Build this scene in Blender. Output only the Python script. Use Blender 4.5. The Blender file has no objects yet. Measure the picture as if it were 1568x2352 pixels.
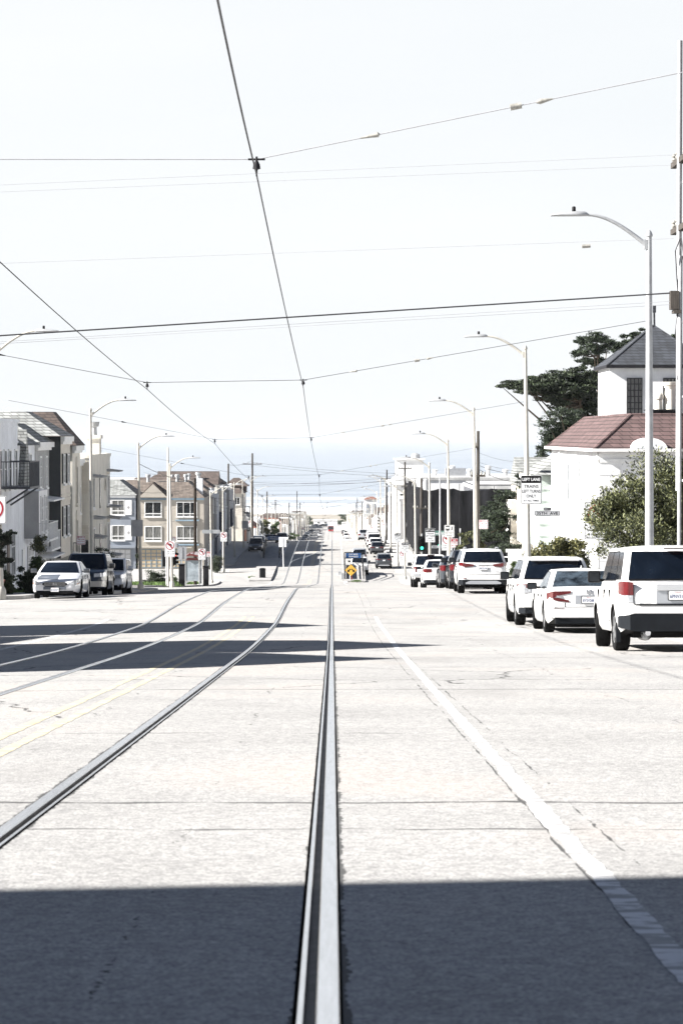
import bpy, bmesh, math, random
from mathutils import Vector, Matrix
R = math.radians
rnd = random.Random(7)
SC = bpy.context.scene
COL = SC.collection
# ------------------------------------------------------------------ camera, sky, sun, exposure
E = 60.0                     # camera height above the datum (sea at z = 2)
F, YAW, PITCH = 5553.0, 21 / 5553.0, math.atan(176 / 5553.0)
cd = bpy.data.cameras.new('camera'); cam = bpy.data.objects.new('camera', cd); COL.objects.link(cam)
cd.sensor_fit = 'VERTICAL'; cd.sensor_height = 36; cd.sensor_width = 24; cd.lens = 85.0
cd.clip_start = 0.5; cd.clip_end = 90000
cd.dof.use_dof = True; cd.dof.focus_distance = 85; cd.dof.aperture_fstop = 10
cam.location = (0, 0, E); cam.rotation_euler = (R(90) - PITCH, 0, -YAW)
SC.camera = cam
FW = Vector((math.sin(YAW) * math.cos(PITCH), math.cos(YAW) * math.cos(PITCH), -math.sin(PITCH)))
RT = Vector((math.cos(YAW), -math.sin(YAW), 0)); UP = RT.cross(FW)
SUN_EL, SUN_AZ = 32.0, 258.0        # azimuth clockwise from +Y
W = bpy.data.worlds.new('World'); SC.world = W; W.use_nodes = True
nt = W.node_tree
sk = nt.nodes.new('ShaderNodeTexSky'); sk.sky_type = 'NISHITA'; sk.sun_disc = False
sk.sun_elevation = R(SUN_EL); sk.sun_rotation = R(SUN_AZ); sk.altitude = 3000; sk.dust_density = 0.3; sk.air_density = 0.8; sk.ozone_density = 1.0
bg = nt.nodes['Background']; bg.inputs['Strength'].default_value = 0.05
# bright marine haze low in the sky, thinning out with elevation, streaked with thin cloud
wc = nt.nodes.new('ShaderNodeTexCoord'); wx = nt.nodes.new('ShaderNodeSeparateXYZ'); nt.links.new(wc.outputs['Generated'], wx.inputs[0])
wm = nt.nodes.new('ShaderNodeMapping'); wm.inputs['Scale'].default_value = (1, 1, 6); nt.links.new(wc.outputs['Generated'], wm.inputs[0])
wn = nt.nodes.new('ShaderNodeTexNoise'); wn.inputs['Scale'].default_value = 3.0; wn.inputs['Detail'].default_value = 5; nt.links.new(wm.outputs[0], wn.inputs['Vector'])
wr = nt.nodes.new('ShaderNodeValToRGB'); wr.color_ramp.interpolation = 'EASE'
wr.color_ramp.elements[0].position = .0; wr.color_ramp.elements[0].color = (1, 1, 1, 1); wr.color_ramp.elements[1].position = .33; wr.color_ramp.elements[1].color = (0, 0, 0, 1)
e = wr.color_ramp.elements.new(.215); e.color = (.97, .97, .97, 1)
nt.links.new(wx.outputs['Z'], wr.inputs[0])
wk = nt.nodes.new('ShaderNodeValToRGB'); wk.color_ramp.elements[0].position = .3; wk.color_ramp.elements[1].position = .7
wk.color_ramp.elements[0].color = (5.6, 5.8, 5.95, 1); wk.color_ramp.elements[1].color = (5.9, 6.02, 6.12, 1); nt.links.new(wn.outputs['Fac'], wk.inputs[0])
wmx = nt.nodes.new('ShaderNodeMix'); wmx.data_type = 'RGBA'; nt.links.new(wr.outputs[0], wmx.inputs[0]); hs = nt.nodes.new('ShaderNodeHueSaturation'); hs.inputs['Saturation'].default_value = .85; hs.inputs['Value'].default_value = .72; nt.links.new(sk.outputs[0], hs.inputs['Color']); nt.links.new(hs.outputs[0], wmx.inputs[6]); nt.links.new(wk.outputs[0], wmx.inputs[7])
nt.links.new(wmx.outputs[2], bg.inputs['Color'])
sd = bpy.data.lights.new('sun', 'SUN'); sd.energy = 5.0; sd.angle = R(0.5); sd.color = (1, .965, .92)
so = bpy.data.objects.new('sun', sd); COL.objects.link(so)
a_, e_ = R(SUN_AZ), R(SUN_EL)
so.rotation_euler = Vector((math.sin(a_) * math.cos(e_), math.cos(a_) * math.cos(e_), math.sin(e_))).to_track_quat('Z', 'Y').to_euler()
SC.view_settings.view_transform = 'Standard'; SC.view_settings.look = 'None'
SC.view_settings.exposure = 1.75; SC.view_settings.gamma = 1
SC.cycles.max_bounces = 6; SC.cycles.use_denoising = True
SC.cycles.sample_clamp_indirect = 6

def P(px, py, Y):            # point at depth Y seen at photo position px, py (photo 1568 wide)
    d = FW * F + RT * (px - 784) + UP * (1176 - py)
    t = Y / d.y
    return Vector((d.x * t, Y, E + d.z * t))
ZP = [(-60, 2.77), (-20, .19), (0, -1.1), (34, -3.26), (45, -3.94), (57, -4.6), (65, -4.99), (78, -5.42), (91, -5.95), (99, -6.3), (107, -6.77),
      (139, -8.75), (154, -9.62), (184, -11.4), (215, -13.25), (245, -14.95), (262, -15.2), (285, -15.1), (320, -15.3), (362, -15.78), (376, -16.4),
      (400, -18.5), (465, -22.6), (560, -27.3), (700, -32.3), (800, -35.4), (910, -38.2), (1156, -46.3), (1300, -50.2), (1450, -53), (1500, -52.2),
      (1530, -51.4), (1560, -52.5), (1600, -56), (1640, -57.3), (1800, -58.2), (1950, -61)]
def zr(y):
    y = max(ZP[0][0], min(ZP[-1][0], y))
    for i in range(len(ZP) - 1):
        if y <= ZP[i + 1][0]:
            break
    def tan(k):
        a, b = max(0, k - 1), min(len(ZP) - 1, k + 1)
        return (ZP[b][1] - ZP[a][1]) / (ZP[b][0] - ZP[a][0])
    (x0, z0), (x1, z1) = ZP[i], ZP[i + 1]; h = x1 - x0; t = (y - x0) / h
    return ((2*t**3 - 3*t*t + 1) * z0 + (t**3 - 2*t*t + t) * h * tan(i) + (-2*t**3 + 3*t*t) * z1 + (t**3 - t*t) * h * tan(i + 1))
XL, XR = -11.6, 7.0          # kerb lines
def G(x, y):                 # ground level (road side)
    c = -(.02 + .016 * max(0, min(1, (y - 88) / 12)) * max(0, min(1, (190 - y) / 40))) * min(max(0, -2.5 - x), 9.1)
    return E + zr(y) + c
def GS(x, y): return G(x, y) + .14     # pavement level

# ------------------------------------------------------------------ materials
def mat(name, col, rough=.7, metal=0, var=.12, scale=3.0, bump=0.0, bscale=None, col2=None, coat=0, spec=.5, detail=6, stretch=None, isl=0):
    m = bpy.data.materials.new(name); m.use_nodes = True
    n, l = m.node_tree.nodes, m.node_tree.links
    b = n['Principled BSDF']; b.inputs['Roughness'].default_value = rough; b.inputs['Metallic'].default_value = metal
    b.inputs['Coat Weight'].default_value = coat; b.inputs['Specular IOR Level'].default_value = spec
    col = tuple(col)
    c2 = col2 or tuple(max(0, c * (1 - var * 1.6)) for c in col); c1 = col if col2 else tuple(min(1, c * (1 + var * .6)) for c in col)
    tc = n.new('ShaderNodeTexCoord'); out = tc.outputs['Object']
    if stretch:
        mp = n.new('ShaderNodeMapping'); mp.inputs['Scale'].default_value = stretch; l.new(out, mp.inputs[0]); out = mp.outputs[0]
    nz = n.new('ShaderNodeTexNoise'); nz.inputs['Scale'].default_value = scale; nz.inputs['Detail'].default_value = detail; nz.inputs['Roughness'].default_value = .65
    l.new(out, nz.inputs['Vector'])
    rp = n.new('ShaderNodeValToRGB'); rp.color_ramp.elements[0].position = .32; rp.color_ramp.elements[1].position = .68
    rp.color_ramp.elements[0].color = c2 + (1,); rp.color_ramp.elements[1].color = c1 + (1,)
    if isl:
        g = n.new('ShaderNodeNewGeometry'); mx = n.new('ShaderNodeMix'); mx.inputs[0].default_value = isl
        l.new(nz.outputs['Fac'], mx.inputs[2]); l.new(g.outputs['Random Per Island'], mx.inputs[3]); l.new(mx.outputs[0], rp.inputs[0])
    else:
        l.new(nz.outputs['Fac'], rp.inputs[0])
    l.new(rp.outputs[0], b.inputs['Base Color'])
    if bump:
        nb = n.new('ShaderNodeTexNoise'); nb.inputs['Scale'].default_value = bscale or scale * 6; nb.inputs['Detail'].default_value = 4
        l.new(out, nb.inputs['Vector'])
        bp = n.new('ShaderNodeBump'); bp.inputs['Strength'].default_value = bump; bp.inputs['Distance'].default_value = .02
        l.new(nb.outputs['Fac'], bp.inputs['Height']); l.new(bp.outputs[0], b.inputs['Normal'])
    return m
def shingle(name, col, row=.16, axis='XZ'):
    m = mat(name, col, .9, var=.2, scale=1.3, bump=.4, bscale=30)
    n, l = m.node_tree.nodes, m.node_tree.links; b = n['Principled BSDF']
    tc = n.new('ShaderNodeTexCoord'); sx = n.new('ShaderNodeSeparateXYZ'); l.new(tc.outputs['Object'], sx.inputs[0])
    ad = n.new('ShaderNodeMath'); l.new(sx.outputs['X'], ad.inputs[0]); l.new(sx.outputs['Y'], ad.inputs[1])
    cb = n.new('ShaderNodeCombineXYZ'); l.new(ad.outputs[0], cb.inputs[0]); l.new(sx.outputs['Z'], cb.inputs[1])
    br = n.new('ShaderNodeTexBrick'); br.inputs['Scale'].default_value = 1; br.inputs['Brick Width'].default_value = row * 2.6
    br.inputs['Row Height'].default_value = row; br.inputs['Mortar Size'].default_value = .016; br.inputs['Bias'].default_value = -.1
    br.inputs['Color1'].default_value = (1, 1, 1, 1); br.inputs['Color2'].default_value = (.62, .62, .62, 1); br.inputs['Mortar'].default_value = (.18, .18, .18, 1)
    l.new(cb.outputs[0], br.inputs['Vector'])
    mx = n.new('ShaderNodeMix'); mx.data_type = 'RGBA'; mx.blend_type = 'MULTIPLY'; mx.inputs[0].default_value = 1
    src = b.inputs['Base Color'].links[0].from_socket
    l.new(src, mx.inputs[6]); l.new(br.outputs['Color'], mx.inputs[7]); l.new(mx.outputs[2], b.inputs['Base Color'])
    return m
def emit(name, col, s):
    m = bpy.data.materials.new(name); m.use_nodes = True; b = m.node_tree.nodes['Principled BSDF']
    b.inputs['Base Color'].default_value = col + (1,); b.inputs['Emission Color'].default_value = col + (1,); b.inputs['Emission Strength'].default_value = s
    return m
M = {}
M['concrete'] = mat('concrete', (.46, .45, .43), .9, var=.14, scale=1.2, bump=.25, bscale=40)
M['kerb'] = mat('kerb_concrete', (.36, .35, .34), .9, var=.2, scale=2)
M['dirt'] = mat('dark_dirt', (.016, .015, .014), 1, var=.4, scale=20, spec=.12)
M['rail'] = mat('rail_steel', (.84, .85, .87), .22, 1, var=.10, scale=2, stretch=(30, .4, 30))
M['rail_side'] = mat('rail_side', (.12, .115, .11), .6, .3, var=.3, scale=8)
M['galv'] = mat('galvanised_steel', (.42, .43, .44), .55, .25, var=.12, scale=6, bump=.05)
M['polepaint'] = mat('pole_paint', (.50, .48, .43), .6, 0, var=.12, scale=2)
M['wood'] = mat('pole_wood', (.072, .062, .053), .95, var=.35, scale=3, stretch=(12, 12, .6), bump=.5)
M['darkwood'] = mat('dark_pole_wood', (.035, .027, .022), .95, var=.35, scale=3, stretch=(12, 12, .6), spec=.12)
M['wire'] = mat('wire', (.05, .05, .055), .6, .2, var=.1)
M['wire_light'] = mat('light_wire', (.42, .42, .44), .6, .2, var=.1)
M['ceramic'] = mat('insulator', (.36, .35, .32), .35, var=.3, scale=20)
M['black'] = mat('black_plastic', (.007, .007, .008), .5, var=.2, scale=10, spec=.12)
M['rubber'] = mat('tyre_rubber', (.010, .010, .0105), .85, var=.3, scale=12, bump=.6, bscale=60, spec=.12)
M['chrome'] = mat('chrome', (.75, .76, .78), .18, 1, var=.05)
M['alloy'] = mat('alloy', (.45, .46, .47), .35, .9, var=.1)
M['glass'] = mat('car_glass', (.005, .008, .014), .06, 0, var=.3, scale=1.5, spec=.35)
M['glass_sky'] = mat('car_glass_painted_sky', (.045, .06, .075), .08, 0, var=.7, scale=3.5, spec=.5)  # paler copy of the car glass, sky reflection put into its colour
M['pane'] = mat('window_glass', (.010, .014, .018), .08, 0, var=.5, scale=1.2, spec=.3)
M['curtain'] = mat('curtain_glass', (.20, .20, .19), .25, 0, var=.6, scale=4, stretch=(9, 9, .5))
M['redlens'] = mat('red_lens', (.11, .006, .008), .2, 0, var=.2, scale=9, coat=.6)
M['darkred'] = mat('dark_red_lens', (.06, .005, .008), .25, 0, var=.2, scale=9, coat=.5)
M['clearlens'] = mat('clear_lens', (.55, .57, .6), .15, .3, var=.35, scale=14, coat=1)
M['amber'] = mat('amber_lens', (.55, .18, .02), .3, var=.1)
for k, c in dict(white=(.80, .80, .79), silver=(.47, .49, .52), grey=(.045, .05, .058), dark=(.008, .009, .012), navy=(.008, .013, .024), red=(.15, .012, .012), bluegrey=(.16, .19, .23), pearl=(.66, .67, .69), beige=(.5, .46, .4)).items():
    M['p_' + k] = mat('paint_' + k, c, .32, .55 if k == 'silver' else 0, var=.04, scale=1.2, coat=.7)
M['cladding'] = mat('grey_cladding', (.011, .013, .016), .6, var=.15, scale=6, spec=.12)
M['greyhood'] = mat('grey_primer', (.10, .115, .14), .5, var=.15, scale=3)
M['plate'] = mat('plate_white', (.72, .73, .74), .4, var=.06)
M['ink'] = mat('sign_black', (.005, .005, .006), .6, var=.1, spec=.12)
M['plateblue'] = mat('plate_blue', (.03, .05, .16), .5, var=.1)
M['mirror'] = mat('mirror_glass', (.015, .018, .022), .25, var=.2, spec=.3)
M['signpale'] = mat('sign_pale_grey', (.46, .47, .49), .5, var=.08)
M['signwhite'] = mat('sign_white', (.78, .79, .80), .4, var=.06, scale=2)
M['signred'] = mat('sign_red', (.36, .015, .03), .45, var=.1)
M['signgreen'] = mat('sign_green', (.012, .14, .10), .45, var=.1)
M['signblue'] = mat('sign_blue', (.01, .07, .22), .45, var=.1)
M['signyellow'] = mat('sign_yellow', (.72, .42, .06), .45, var=.12, scale=1.5)
M['signback'] = mat('sign_back', (.40, .41, .43), .5, .4, var=.12)
M['trim'] = mat('white_trim', (.78, .78, .77), .6, var=.08, scale=5)
M['bluetrim'] = mat('blue_trim', (.16, .22, .27), .6, var=.1)
M['greyiron'] = mat('grey_ironwork', (.10, .105, .115), .6, var=.2)
M['iron'] = mat('wrought_iron', (.02, .02, .023), .6, var=.2, spec=.12)
def stucco(n, c, v=.1): M[n] = mat('stucco_' + n, c, .9, var=v, scale=.8, bump=.35, bscale=14)
for n, c in dict(s_white=(.80, .80, .80), s_greywhite=(.76, .78, .81), s_cream=(.70, .67, .60), s_tan=(.42, .385, .335), s_bluegrey=(.235, .26, .30), s_shaded_bay=(.06, .065, .07),
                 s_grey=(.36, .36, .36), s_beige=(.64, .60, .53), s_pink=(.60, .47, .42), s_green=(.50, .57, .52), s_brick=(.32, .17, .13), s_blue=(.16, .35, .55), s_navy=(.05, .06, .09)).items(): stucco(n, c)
M['r_grey'] = shingle('shingle_grey', (.33, .34, .33)); M['r_brown'] = shingle('shingle_brown', (.12, .092, .08)); M['r_slate'] = shingle('shingle_slate', (.05, .056, .068), .17)
M['r_red'] = shingle('shingle_red', (.135, .086, .083), .17); M['r_tan'] = shingle('shingle_tan', (.20, .165, .14)); M['r_tile'] = shingle('shingle_tile', (.24, .11, .08), .3)
M['r_flat'] = mat('flat_roof', (.55, .55, .54), .9, var=.25, scale=.5)
M['palepane'] = mat('pale_glass', (.10, .115, .13), .2, var=.4, scale=2)
M['door'] = mat('garage_door', (.55, .55, .56), .6, var=.08); M['tandoor'] = mat('tan_door', (.50, .40, .27), .6, var=.08); M['browndoor'] = mat('brown_door', (.10, .07, .05), .6, var=.2)
M['net'] = mat('black_netting', (.020, .020, .023), .9, var=.62, scale=.7, stretch=(1.6, 1.6, .22), bump=.9, bscale=3, spec=.12)
M['block'] = shingle('grey_block', (.10, .105, .12), .2)
M['sand'] = mat('sand', (.30, .275, .235), 1, var=.15, scale=.08, stretch=(.3, 1, 1)); M['land'] = mat('land', (.38, .375, .36), 1, var=.2, scale=.15)
M['grass'] = mat('grass', (.10, .16, .045), .9, var=.4, scale=2.5, isl=.5); M['bark'] = mat('bark', (.10, .075, .055), 1, var=.35, scale=5, stretch=(6, 6, 1), bump=.6)
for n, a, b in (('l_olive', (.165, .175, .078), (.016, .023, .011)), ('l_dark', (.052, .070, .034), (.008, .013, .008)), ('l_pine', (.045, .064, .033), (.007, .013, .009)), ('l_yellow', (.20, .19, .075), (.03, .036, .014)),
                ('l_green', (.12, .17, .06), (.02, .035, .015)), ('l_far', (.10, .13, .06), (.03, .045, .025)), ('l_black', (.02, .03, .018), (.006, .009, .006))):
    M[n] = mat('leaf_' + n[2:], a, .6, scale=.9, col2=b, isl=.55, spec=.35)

# ------------------------------------------------------------------ mesh builder, things and parts
class MB:
    def __init__(s): s.v, s.f, s.m, s.c = [], [], [], 0
    def mi(s, i): s.c = i; return s
    def face(s, pts):
        k = len(s.v); s.v += [tuple(p) for p in pts]; s.f.append(tuple(range(k, k + len(pts)))); s.m.append(s.c); return s
    def grid(s, rows, close=False):
        k = len(s.v); n = len(rows[0])
        for r in rows: s.v += [tuple(p) for p in r]
        for i in range(len(rows) - 1):
            for j in range(n if close else n - 1):
                a, b = k + i * n + j, k + i * n + (j + 1) % n
                s.f.append((a, b, b + n, a + n)); s.m.append(s.c)
        return s
    def box(s, x0, x1, y0, y1, z0, z1):
        k = len(s.v)
        s.v += [(x0, y0, z0), (x1, y0, z0), (x1, y1, z0), (x0, y1, z0), (x0, y0, z1), (x1, y0, z1), (x1, y1, z1), (x0, y1, z1)]
        for q in ((0, 3, 2, 1), (4, 5, 6, 7), (0, 1, 5, 4), (1, 2, 6, 5), (2, 3, 7, 6), (3, 0, 4, 7)):
            s.f.append(tuple(k + i for i in q)); s.m.append(s.c)
        return s
    def prism(s, pts, ax, a, b):     # 2D polygon extruded along ax ('x': pts are (y,z); 'y': (x,z); 'z': (x,y))
        def mk(p, t): return (t, p[0], p[1]) if ax == 'x' else (p[0], t, p[1]) if ax == 'y' else (p[0], p[1], t)
        k, n = len(s.v), len(pts)
        s.v += [mk(p, a) for p in pts] + [mk(p, b) for p in pts]
        s.f.append(tuple(k + i for i in range(n))[::-1]); s.f.append(tuple(k + n + i for i in range(n))); s.m += [s.c, s.c]
        for i in range(n):
            j = (i + 1) % n; s.f.append((k + i, k + j, k + n + j, k + n + i)); s.m.append(s.c)
        return s
    def tube(s, pts, r, n=8, cap=True):
        pts = [Vector(p) for p in pts]; rs = r if isinstance(r, (list, tuple)) else [r] * len(pts)
        rows = []; prev = None
        for i, p in enumerate(pts):
            d = (pts[min(i + 1, len(pts) - 1)] - pts[max(i - 1, 0)]).normalized()
            a = prev if prev is not None and abs(prev.dot(d)) < .95 else (Vector((0, 0, 1)) if abs(d.z) < .9 else Vector((1, 0, 0)))
            u = (a - d * a.dot(d)).normalized(); w = d.cross(u); prev = u
            rows.append([p + (u * math.cos(t) + w * math.sin(t)) * rs[i] for t in [2 * math.pi * k / n for k in range(n)]])
        k0 = len(s.v); s.grid(rows, True)
        if cap:
            s.f.append(tuple(range(k0, k0 + n))[::-1]); s.m.append(s.c)
            e = k0 + (len(pts) - 1) * n; s.f.append(tuple(range(e, e + n))); s.m.append(s.c)
        return s
    def lathe(s, prof, o=(0, 0, 0), ax='z', n=16):   # prof: (r, t) along the axis
        rows = []
        for r, t in prof:
            row = []
            for k in range(n):
                a = 2 * math.pi * k / n; c, d = r * math.cos(a), r * math.sin(a)
                p = (c, d, t) if ax == 'z' else (t, c, d) if ax == 'x' else (d, t, c)
                row.append((o[0] + p[0], o[1] + p[1], o[2] + p[2]))
            rows.append(row)
        k0 = len(s.v); s.grid(rows, True)
        s.f.append(tuple(range(k0, k0 + n))[::-1]); s.m.append(s.c); e = k0 + (len(prof) - 1) * n
        s.f.append(tuple(range(e, e + n))); s.m.append(s.c)
        return s
    def text(s, t, cx, cz, h=None, w=None, y=0.0, i=None, bold=.0, flip=False):   # lettering facing -y, centred at cx, cz
        vs, fs = text_mesh(t, bold)
        x0, x1 = min(v[0] for v in vs), max(v[0] for v in vs); z0, z1 = min(v[1] for v in vs), max(v[1] for v in vs)
        sz = h / (z1 - z0) if h else w / (x1 - x0); sx = w / (x1 - x0) if w else sz
        k = len(s.v); fx = -1 if flip else 1
        s.v += [(cx + fx * (v[0] - (x0 + x1) / 2) * sx, y, cz + (v[1] - (z0 + z1) / 2) * sz) for v in vs]
        for f in fs: s.f.append(tuple(k + q for q in (f[::-1] if flip else f))); s.m.append(s.c if i is None else i)
        return s
    def build(s, name, mats, parent=None, smooth=None, bevel=0, segs=2):
        me = bpy.data.meshes.new(name); me.from_pydata(s.v, [], s.f)
        if not isinstance(mats, (list, tuple)): mats = [mats]
        for m in mats: me.materials.append(M[m] if isinstance(m, str) else m)
        me.polygons.foreach_set('material_index', s.m)
        if bevel or smooth:
            bm = bmesh.new(); bm.from_mesh(me); bmesh.ops.remove_doubles(bm, verts=bm.verts, dist=1e-5)
            bmesh.ops.recalc_face_normals(bm, faces=bm.faces)
            if bevel:
                ed = [e for e in bm.edges if len(e.link_faces) == 2 and e.calc_face_angle(0) > R(30)]
                bmesh.ops.bevel(bm, geom=ed, offset=bevel, segments=segs, affect='EDGES', profile=.6, clamp_overlap=True)
            bm.to_mesh(me); bm.free()
        if smooth or bevel:
            me.polygons.foreach_set('use_smooth', [True] * len(me.polygons)); me.set_sharp_from_angle(angle=R(smooth if smooth and smooth is not True else 40))
        me.update()
        o = bpy.data.objects.new(name, me); COL.objects.link(o)
        if parent: o.parent = parent
        return o
_tc = {}
def text_mesh(t, bold=0):
    if (t, bold) not in _tc:
        cu = bpy.data.curves.new('lettering', 'FONT'); cu.body = t; cu.resolution_u = 3; cu.offset = bold
        o = bpy.data.objects.new('lettering', cu); COL.objects.link(o)
        me = bpy.data.meshes.new_from_object(o.evaluated_get(bpy.context.evaluated_depsgraph_get()))
        _tc[(t, bold)] = ([tuple(v.co) for v in me.vertices], [tuple(p.vertices) for p in me.polygons])
        bpy.data.objects.remove(o); bpy.data.curves.remove(cu); bpy.data.meshes.remove(me)
    return _tc[(t, bold)]
def tag(o, label, cat, group=None):
    o['label'] = label; o['category'] = cat
    if group: o['group'] = group
    return o
def thing(name, label, cat, loc=(0, 0, 0), rz=0, group=None):
    o = bpy.data.objects.new(name, None); COL.objects.link(o); o.empty_display_size = .3
    o.location = loc; o.rotation_euler = (0, 0, rz); return tag(o, label, cat, group)
def struct(o, kind='structure'): o['kind'] = kind; return o
KIDS = {}
def dup(root, loc, rz=None, label=None, recol=None):     # copy of a thing with its parts and sub-parts
    def cp(o, par):
        c = o.copy(); COL.objects.link(c); c.parent = par
        if recol and o.type == 'MESH':
            for s_ in c.material_slots:
                if s_.material in recol: nm = recol[s_.material]; s_.link = 'OBJECT'; s_.material = nm
        for k in KIDS.get(o.name) or [x for x in o.children]: cp(k, c)
        return c
    r = cp(root, None); r.location = loc
    if rz is not None: r.rotation_euler = (0, 0, rz)
    if label: r['label'] = label
    return r
ORD = ['first', 'second', 'third', 'fourth', 'fifth', 'sixth', 'seventh', 'eighth', 'ninth', 'tenth', 'eleventh', 'twelfth', 'thirteenth', 'fourteenth', 'fifteenth', 'sixteenth', 'seventeenth', 'eighteenth', 'nineteenth', 'twentieth']
ORD += ['twenty ' + o for o in ORD[:9]] + ['thirtieth'] + ['thirty ' + o for o in ORD[:9]] + ['fortieth'] + ['forty ' + o for o in ORD[:9]]
# ------------------------------------------------------------------ ground, road, pavements, tracks, sea
def road_material():
    m = mat('road_concrete', (.52, .512, .49), .92, var=.13, scale=.35, bump=.16, bscale=120, detail=9)
    n, l = m.node_tree.nodes, m.node_tree.links; b = n['Principled BSDF']
    tc = n.new('ShaderNodeTexCoord'); ob = tc.outputs['Object']
    def math_(op, a, c=None, v=None):
        x = n.new('ShaderNodeMath'); x.operation = op; l.new(a, x.inputs[0])
        if c is not None: l.new(c, x.inputs[1])
        elif v is not None: x.inputs[1].default_value = v
        return x.outputs[0]
    def noise(sc, det=4, stretch=None):
        q = n.new('ShaderNodeTexNoise'); q.inputs['Scale'].default_value = sc; q.inputs['Detail'].default_value = det
        if stretch:
            mp = n.new('ShaderNodeMapping'); mp.inputs['Scale'].default_value = stretch; l.new(ob, mp.inputs[0]); l.new(mp.outputs[0], q.inputs['Vector'])
        else: l.new(ob, q.inputs['Vector'])
        return q.outputs['Fac']
    sx = n.new('ShaderNodeSeparateXYZ'); l.new(ob, sx.inputs[0])
    yw = math_('ADD', sx.outputs['Y'], math_('MULTIPLY', noise(1.3, 6), v=.34))
    rag = noise(2.2, 6); brk = noise(.22, 2)
    acc = None
    for y in (11.0, 12.4, 18.4, 26.4, 29.2, 33.8, 38.3, 43.2, 47.6, 52.2, 58, 66, 74.5, 83, 92, 101):
        d = math_('ABSOLUTE', math_('SUBTRACT', yw, v=y + .17))
        wd = math_('MULTIPLY', math_('SUBTRACT', rag, v=.38 if y not in (12.4, 26.4, 74.5) else .25), v=.11 + y * .0013)
        e = math_('LESS_THAN', d, wd); acc = e if acc is None else math_('MAXIMUM', acc, e)
    acc = math_('MULTIPLY', acc, math_('GREATER_THAN', brk, v=.43))
    vo = n.new('ShaderNodeTexVoronoi'); vo.feature = 'DISTANCE_TO_EDGE'; vo.inputs['Scale'].default_value = .16
    nv = n.new('ShaderNodeTexNoise'); nv.inputs['Scale'].default_value = 1.1; nv.inputs['Detail'].default_value = 6; l.new(ob, nv.inputs['Vector'])
    av = n.new('ShaderNodeVectorMath'); av.operation = 'ADD'; l.new(ob, av.inputs[0]); l.new(nv.outputs['Color'], av.inputs[1]); l.new(av.outputs[0], vo.inputs['Vector'])
    ck = math_('MULTIPLY', math_('LESS_THAN', vo.outputs['Distance'], v=.0035), math_('GREATER_THAN', noise(.11, 2), v=.53))
    lg = None
    for x0, wv, th in ((.98, .05, .50), (1.22, .09, .55), (2.9, .5, .57), (-.62, .3, .62), (4.3, .6, .56), (-2.0, .4, .60)):      # wandering lengthwise cracks
        q = n.new('ShaderNodeTexNoise'); q.inputs['Scale'].default_value = .55; q.inputs['Detail'].default_value = 7; q.inputs['Roughness'].default_value = .7
        mp = n.new('ShaderNodeMapping'); mp.inputs['Location'].default_value = (x0 * 31, x0 * 7, 0); l.new(ob, mp.inputs[0]); l.new(mp.outputs[0], q.inputs['Vector'])
        d = math_('ABSOLUTE', math_('SUBTRACT', math_('ADD', sx.outputs['X'], math_('MULTIPLY', q.outputs['Fac'], v=wv * 2)), v=x0 + wv))
        w_ = math_('MULTIPLY', math_('SUBTRACT', rag, v=.40), v=.04)
        e = math_('MULTIPLY', math_('LESS_THAN', d, w_), math_('GREATER_THAN', q.outputs['Fac'], v=th - .08)); lg = e if lg is None else math_('MAXIMUM', lg, e)
    fine = noise(24, 5, (1, .6, 1))
    for c0, s0 in ((-.094, -1), (.042, 1), (-1.537, -1), (-1.40, 1), (-3.60, -1), (-4.906, 1), (-5.043, -1)):       # crumbled concrete along the rails
        d = math_('MULTIPLY', math_('SUBTRACT', sx.outputs['X'], v=c0), v=float(s0))
        e = math_('LESS_THAN', d, math_('MULTIPLY', math_('SUBTRACT', math_('ADD', math_('MULTIPLY', fine, v=.5), math_('MULTIPLY', rag, v=.5)), v=.45 if s0 < 0 else .5), v=.12)); e = math_('MULTIPLY', e, math_('GREATER_THAN', d, v=-.02)); lg = math_('MAXIMUM', lg, e)
    allc = math_('MAXIMUM', math_('MAXIMUM', acc, ck), lg)
    src = b.inputs['Base Color'].links[0].from_socket
    def mix(fac, a, c, bt='MIX'):
        x = n.new('ShaderNodeMix'); x.data_type = 'RGBA'; x.blend_type = bt
        if isinstance(fac, float): x.inputs[0].default_value = fac
        else: l.new(fac, x.inputs[0])
        l.new(a, x.inputs[6])
        if isinstance(c, tuple): x.inputs[7].default_value = c
        else: l.new(c, x.inputs[7])
        return x.outputs[2]
    sp = n.new('ShaderNodeValToRGB'); sp.color_ramp.elements[0].position = .36; sp.color_ramp.elements[1].position = .64
    sp.color_ramp.elements[0].color = (.48, .48, .49, 1); sp.color_ramp.elements[1].color = (1.0, 1.0, 1.0, 1); l.new(noise(70, 4), sp.inputs[0])
    c = mix(1.0, src, sp.outputs[0], 'MULTIPLY')
    s2 = n.new('ShaderNodeValToRGB'); s2.color_ramp.elements[0].position = .36; s2.color_ramp.elements[1].position = .62; s2.color_ramp.elements[0].color = (.74, .74, .75, 1); s2.color_ramp.elements[1].color = (1, 1, 1, 1); l.new(noise(17, 3), s2.inputs[0])
    c = mix(1.0, c, s2.outputs[0], 'MULTIPLY')
    # rust tint beside the rails, darker wheel tracks and oil in the traffic lane
    pt = n.new('ShaderNodeValToRGB'); pt.color_ramp.elements[0].position = .58; pt.color_ramp.elements[1].position = .70; l.new(noise(.5, 4, (1.4, .35, 1)), pt.inputs[0])
    c = mix(math_('MULTIPLY', pt.outputs[0], v=.30), c, (.22, .21, .20, 1))
    rs = n.new('ShaderNodeValToRGB'); rs.color_ramp.elements[0].position = .50; rs.color_ramp.elements[1].position = .72; l.new(noise(.35, 3), rs.inputs[0])
    c = mix(math_('MULTIPLY', rs.outputs[0], v=.35), c, (.36, .29, .24, 1))
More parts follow.
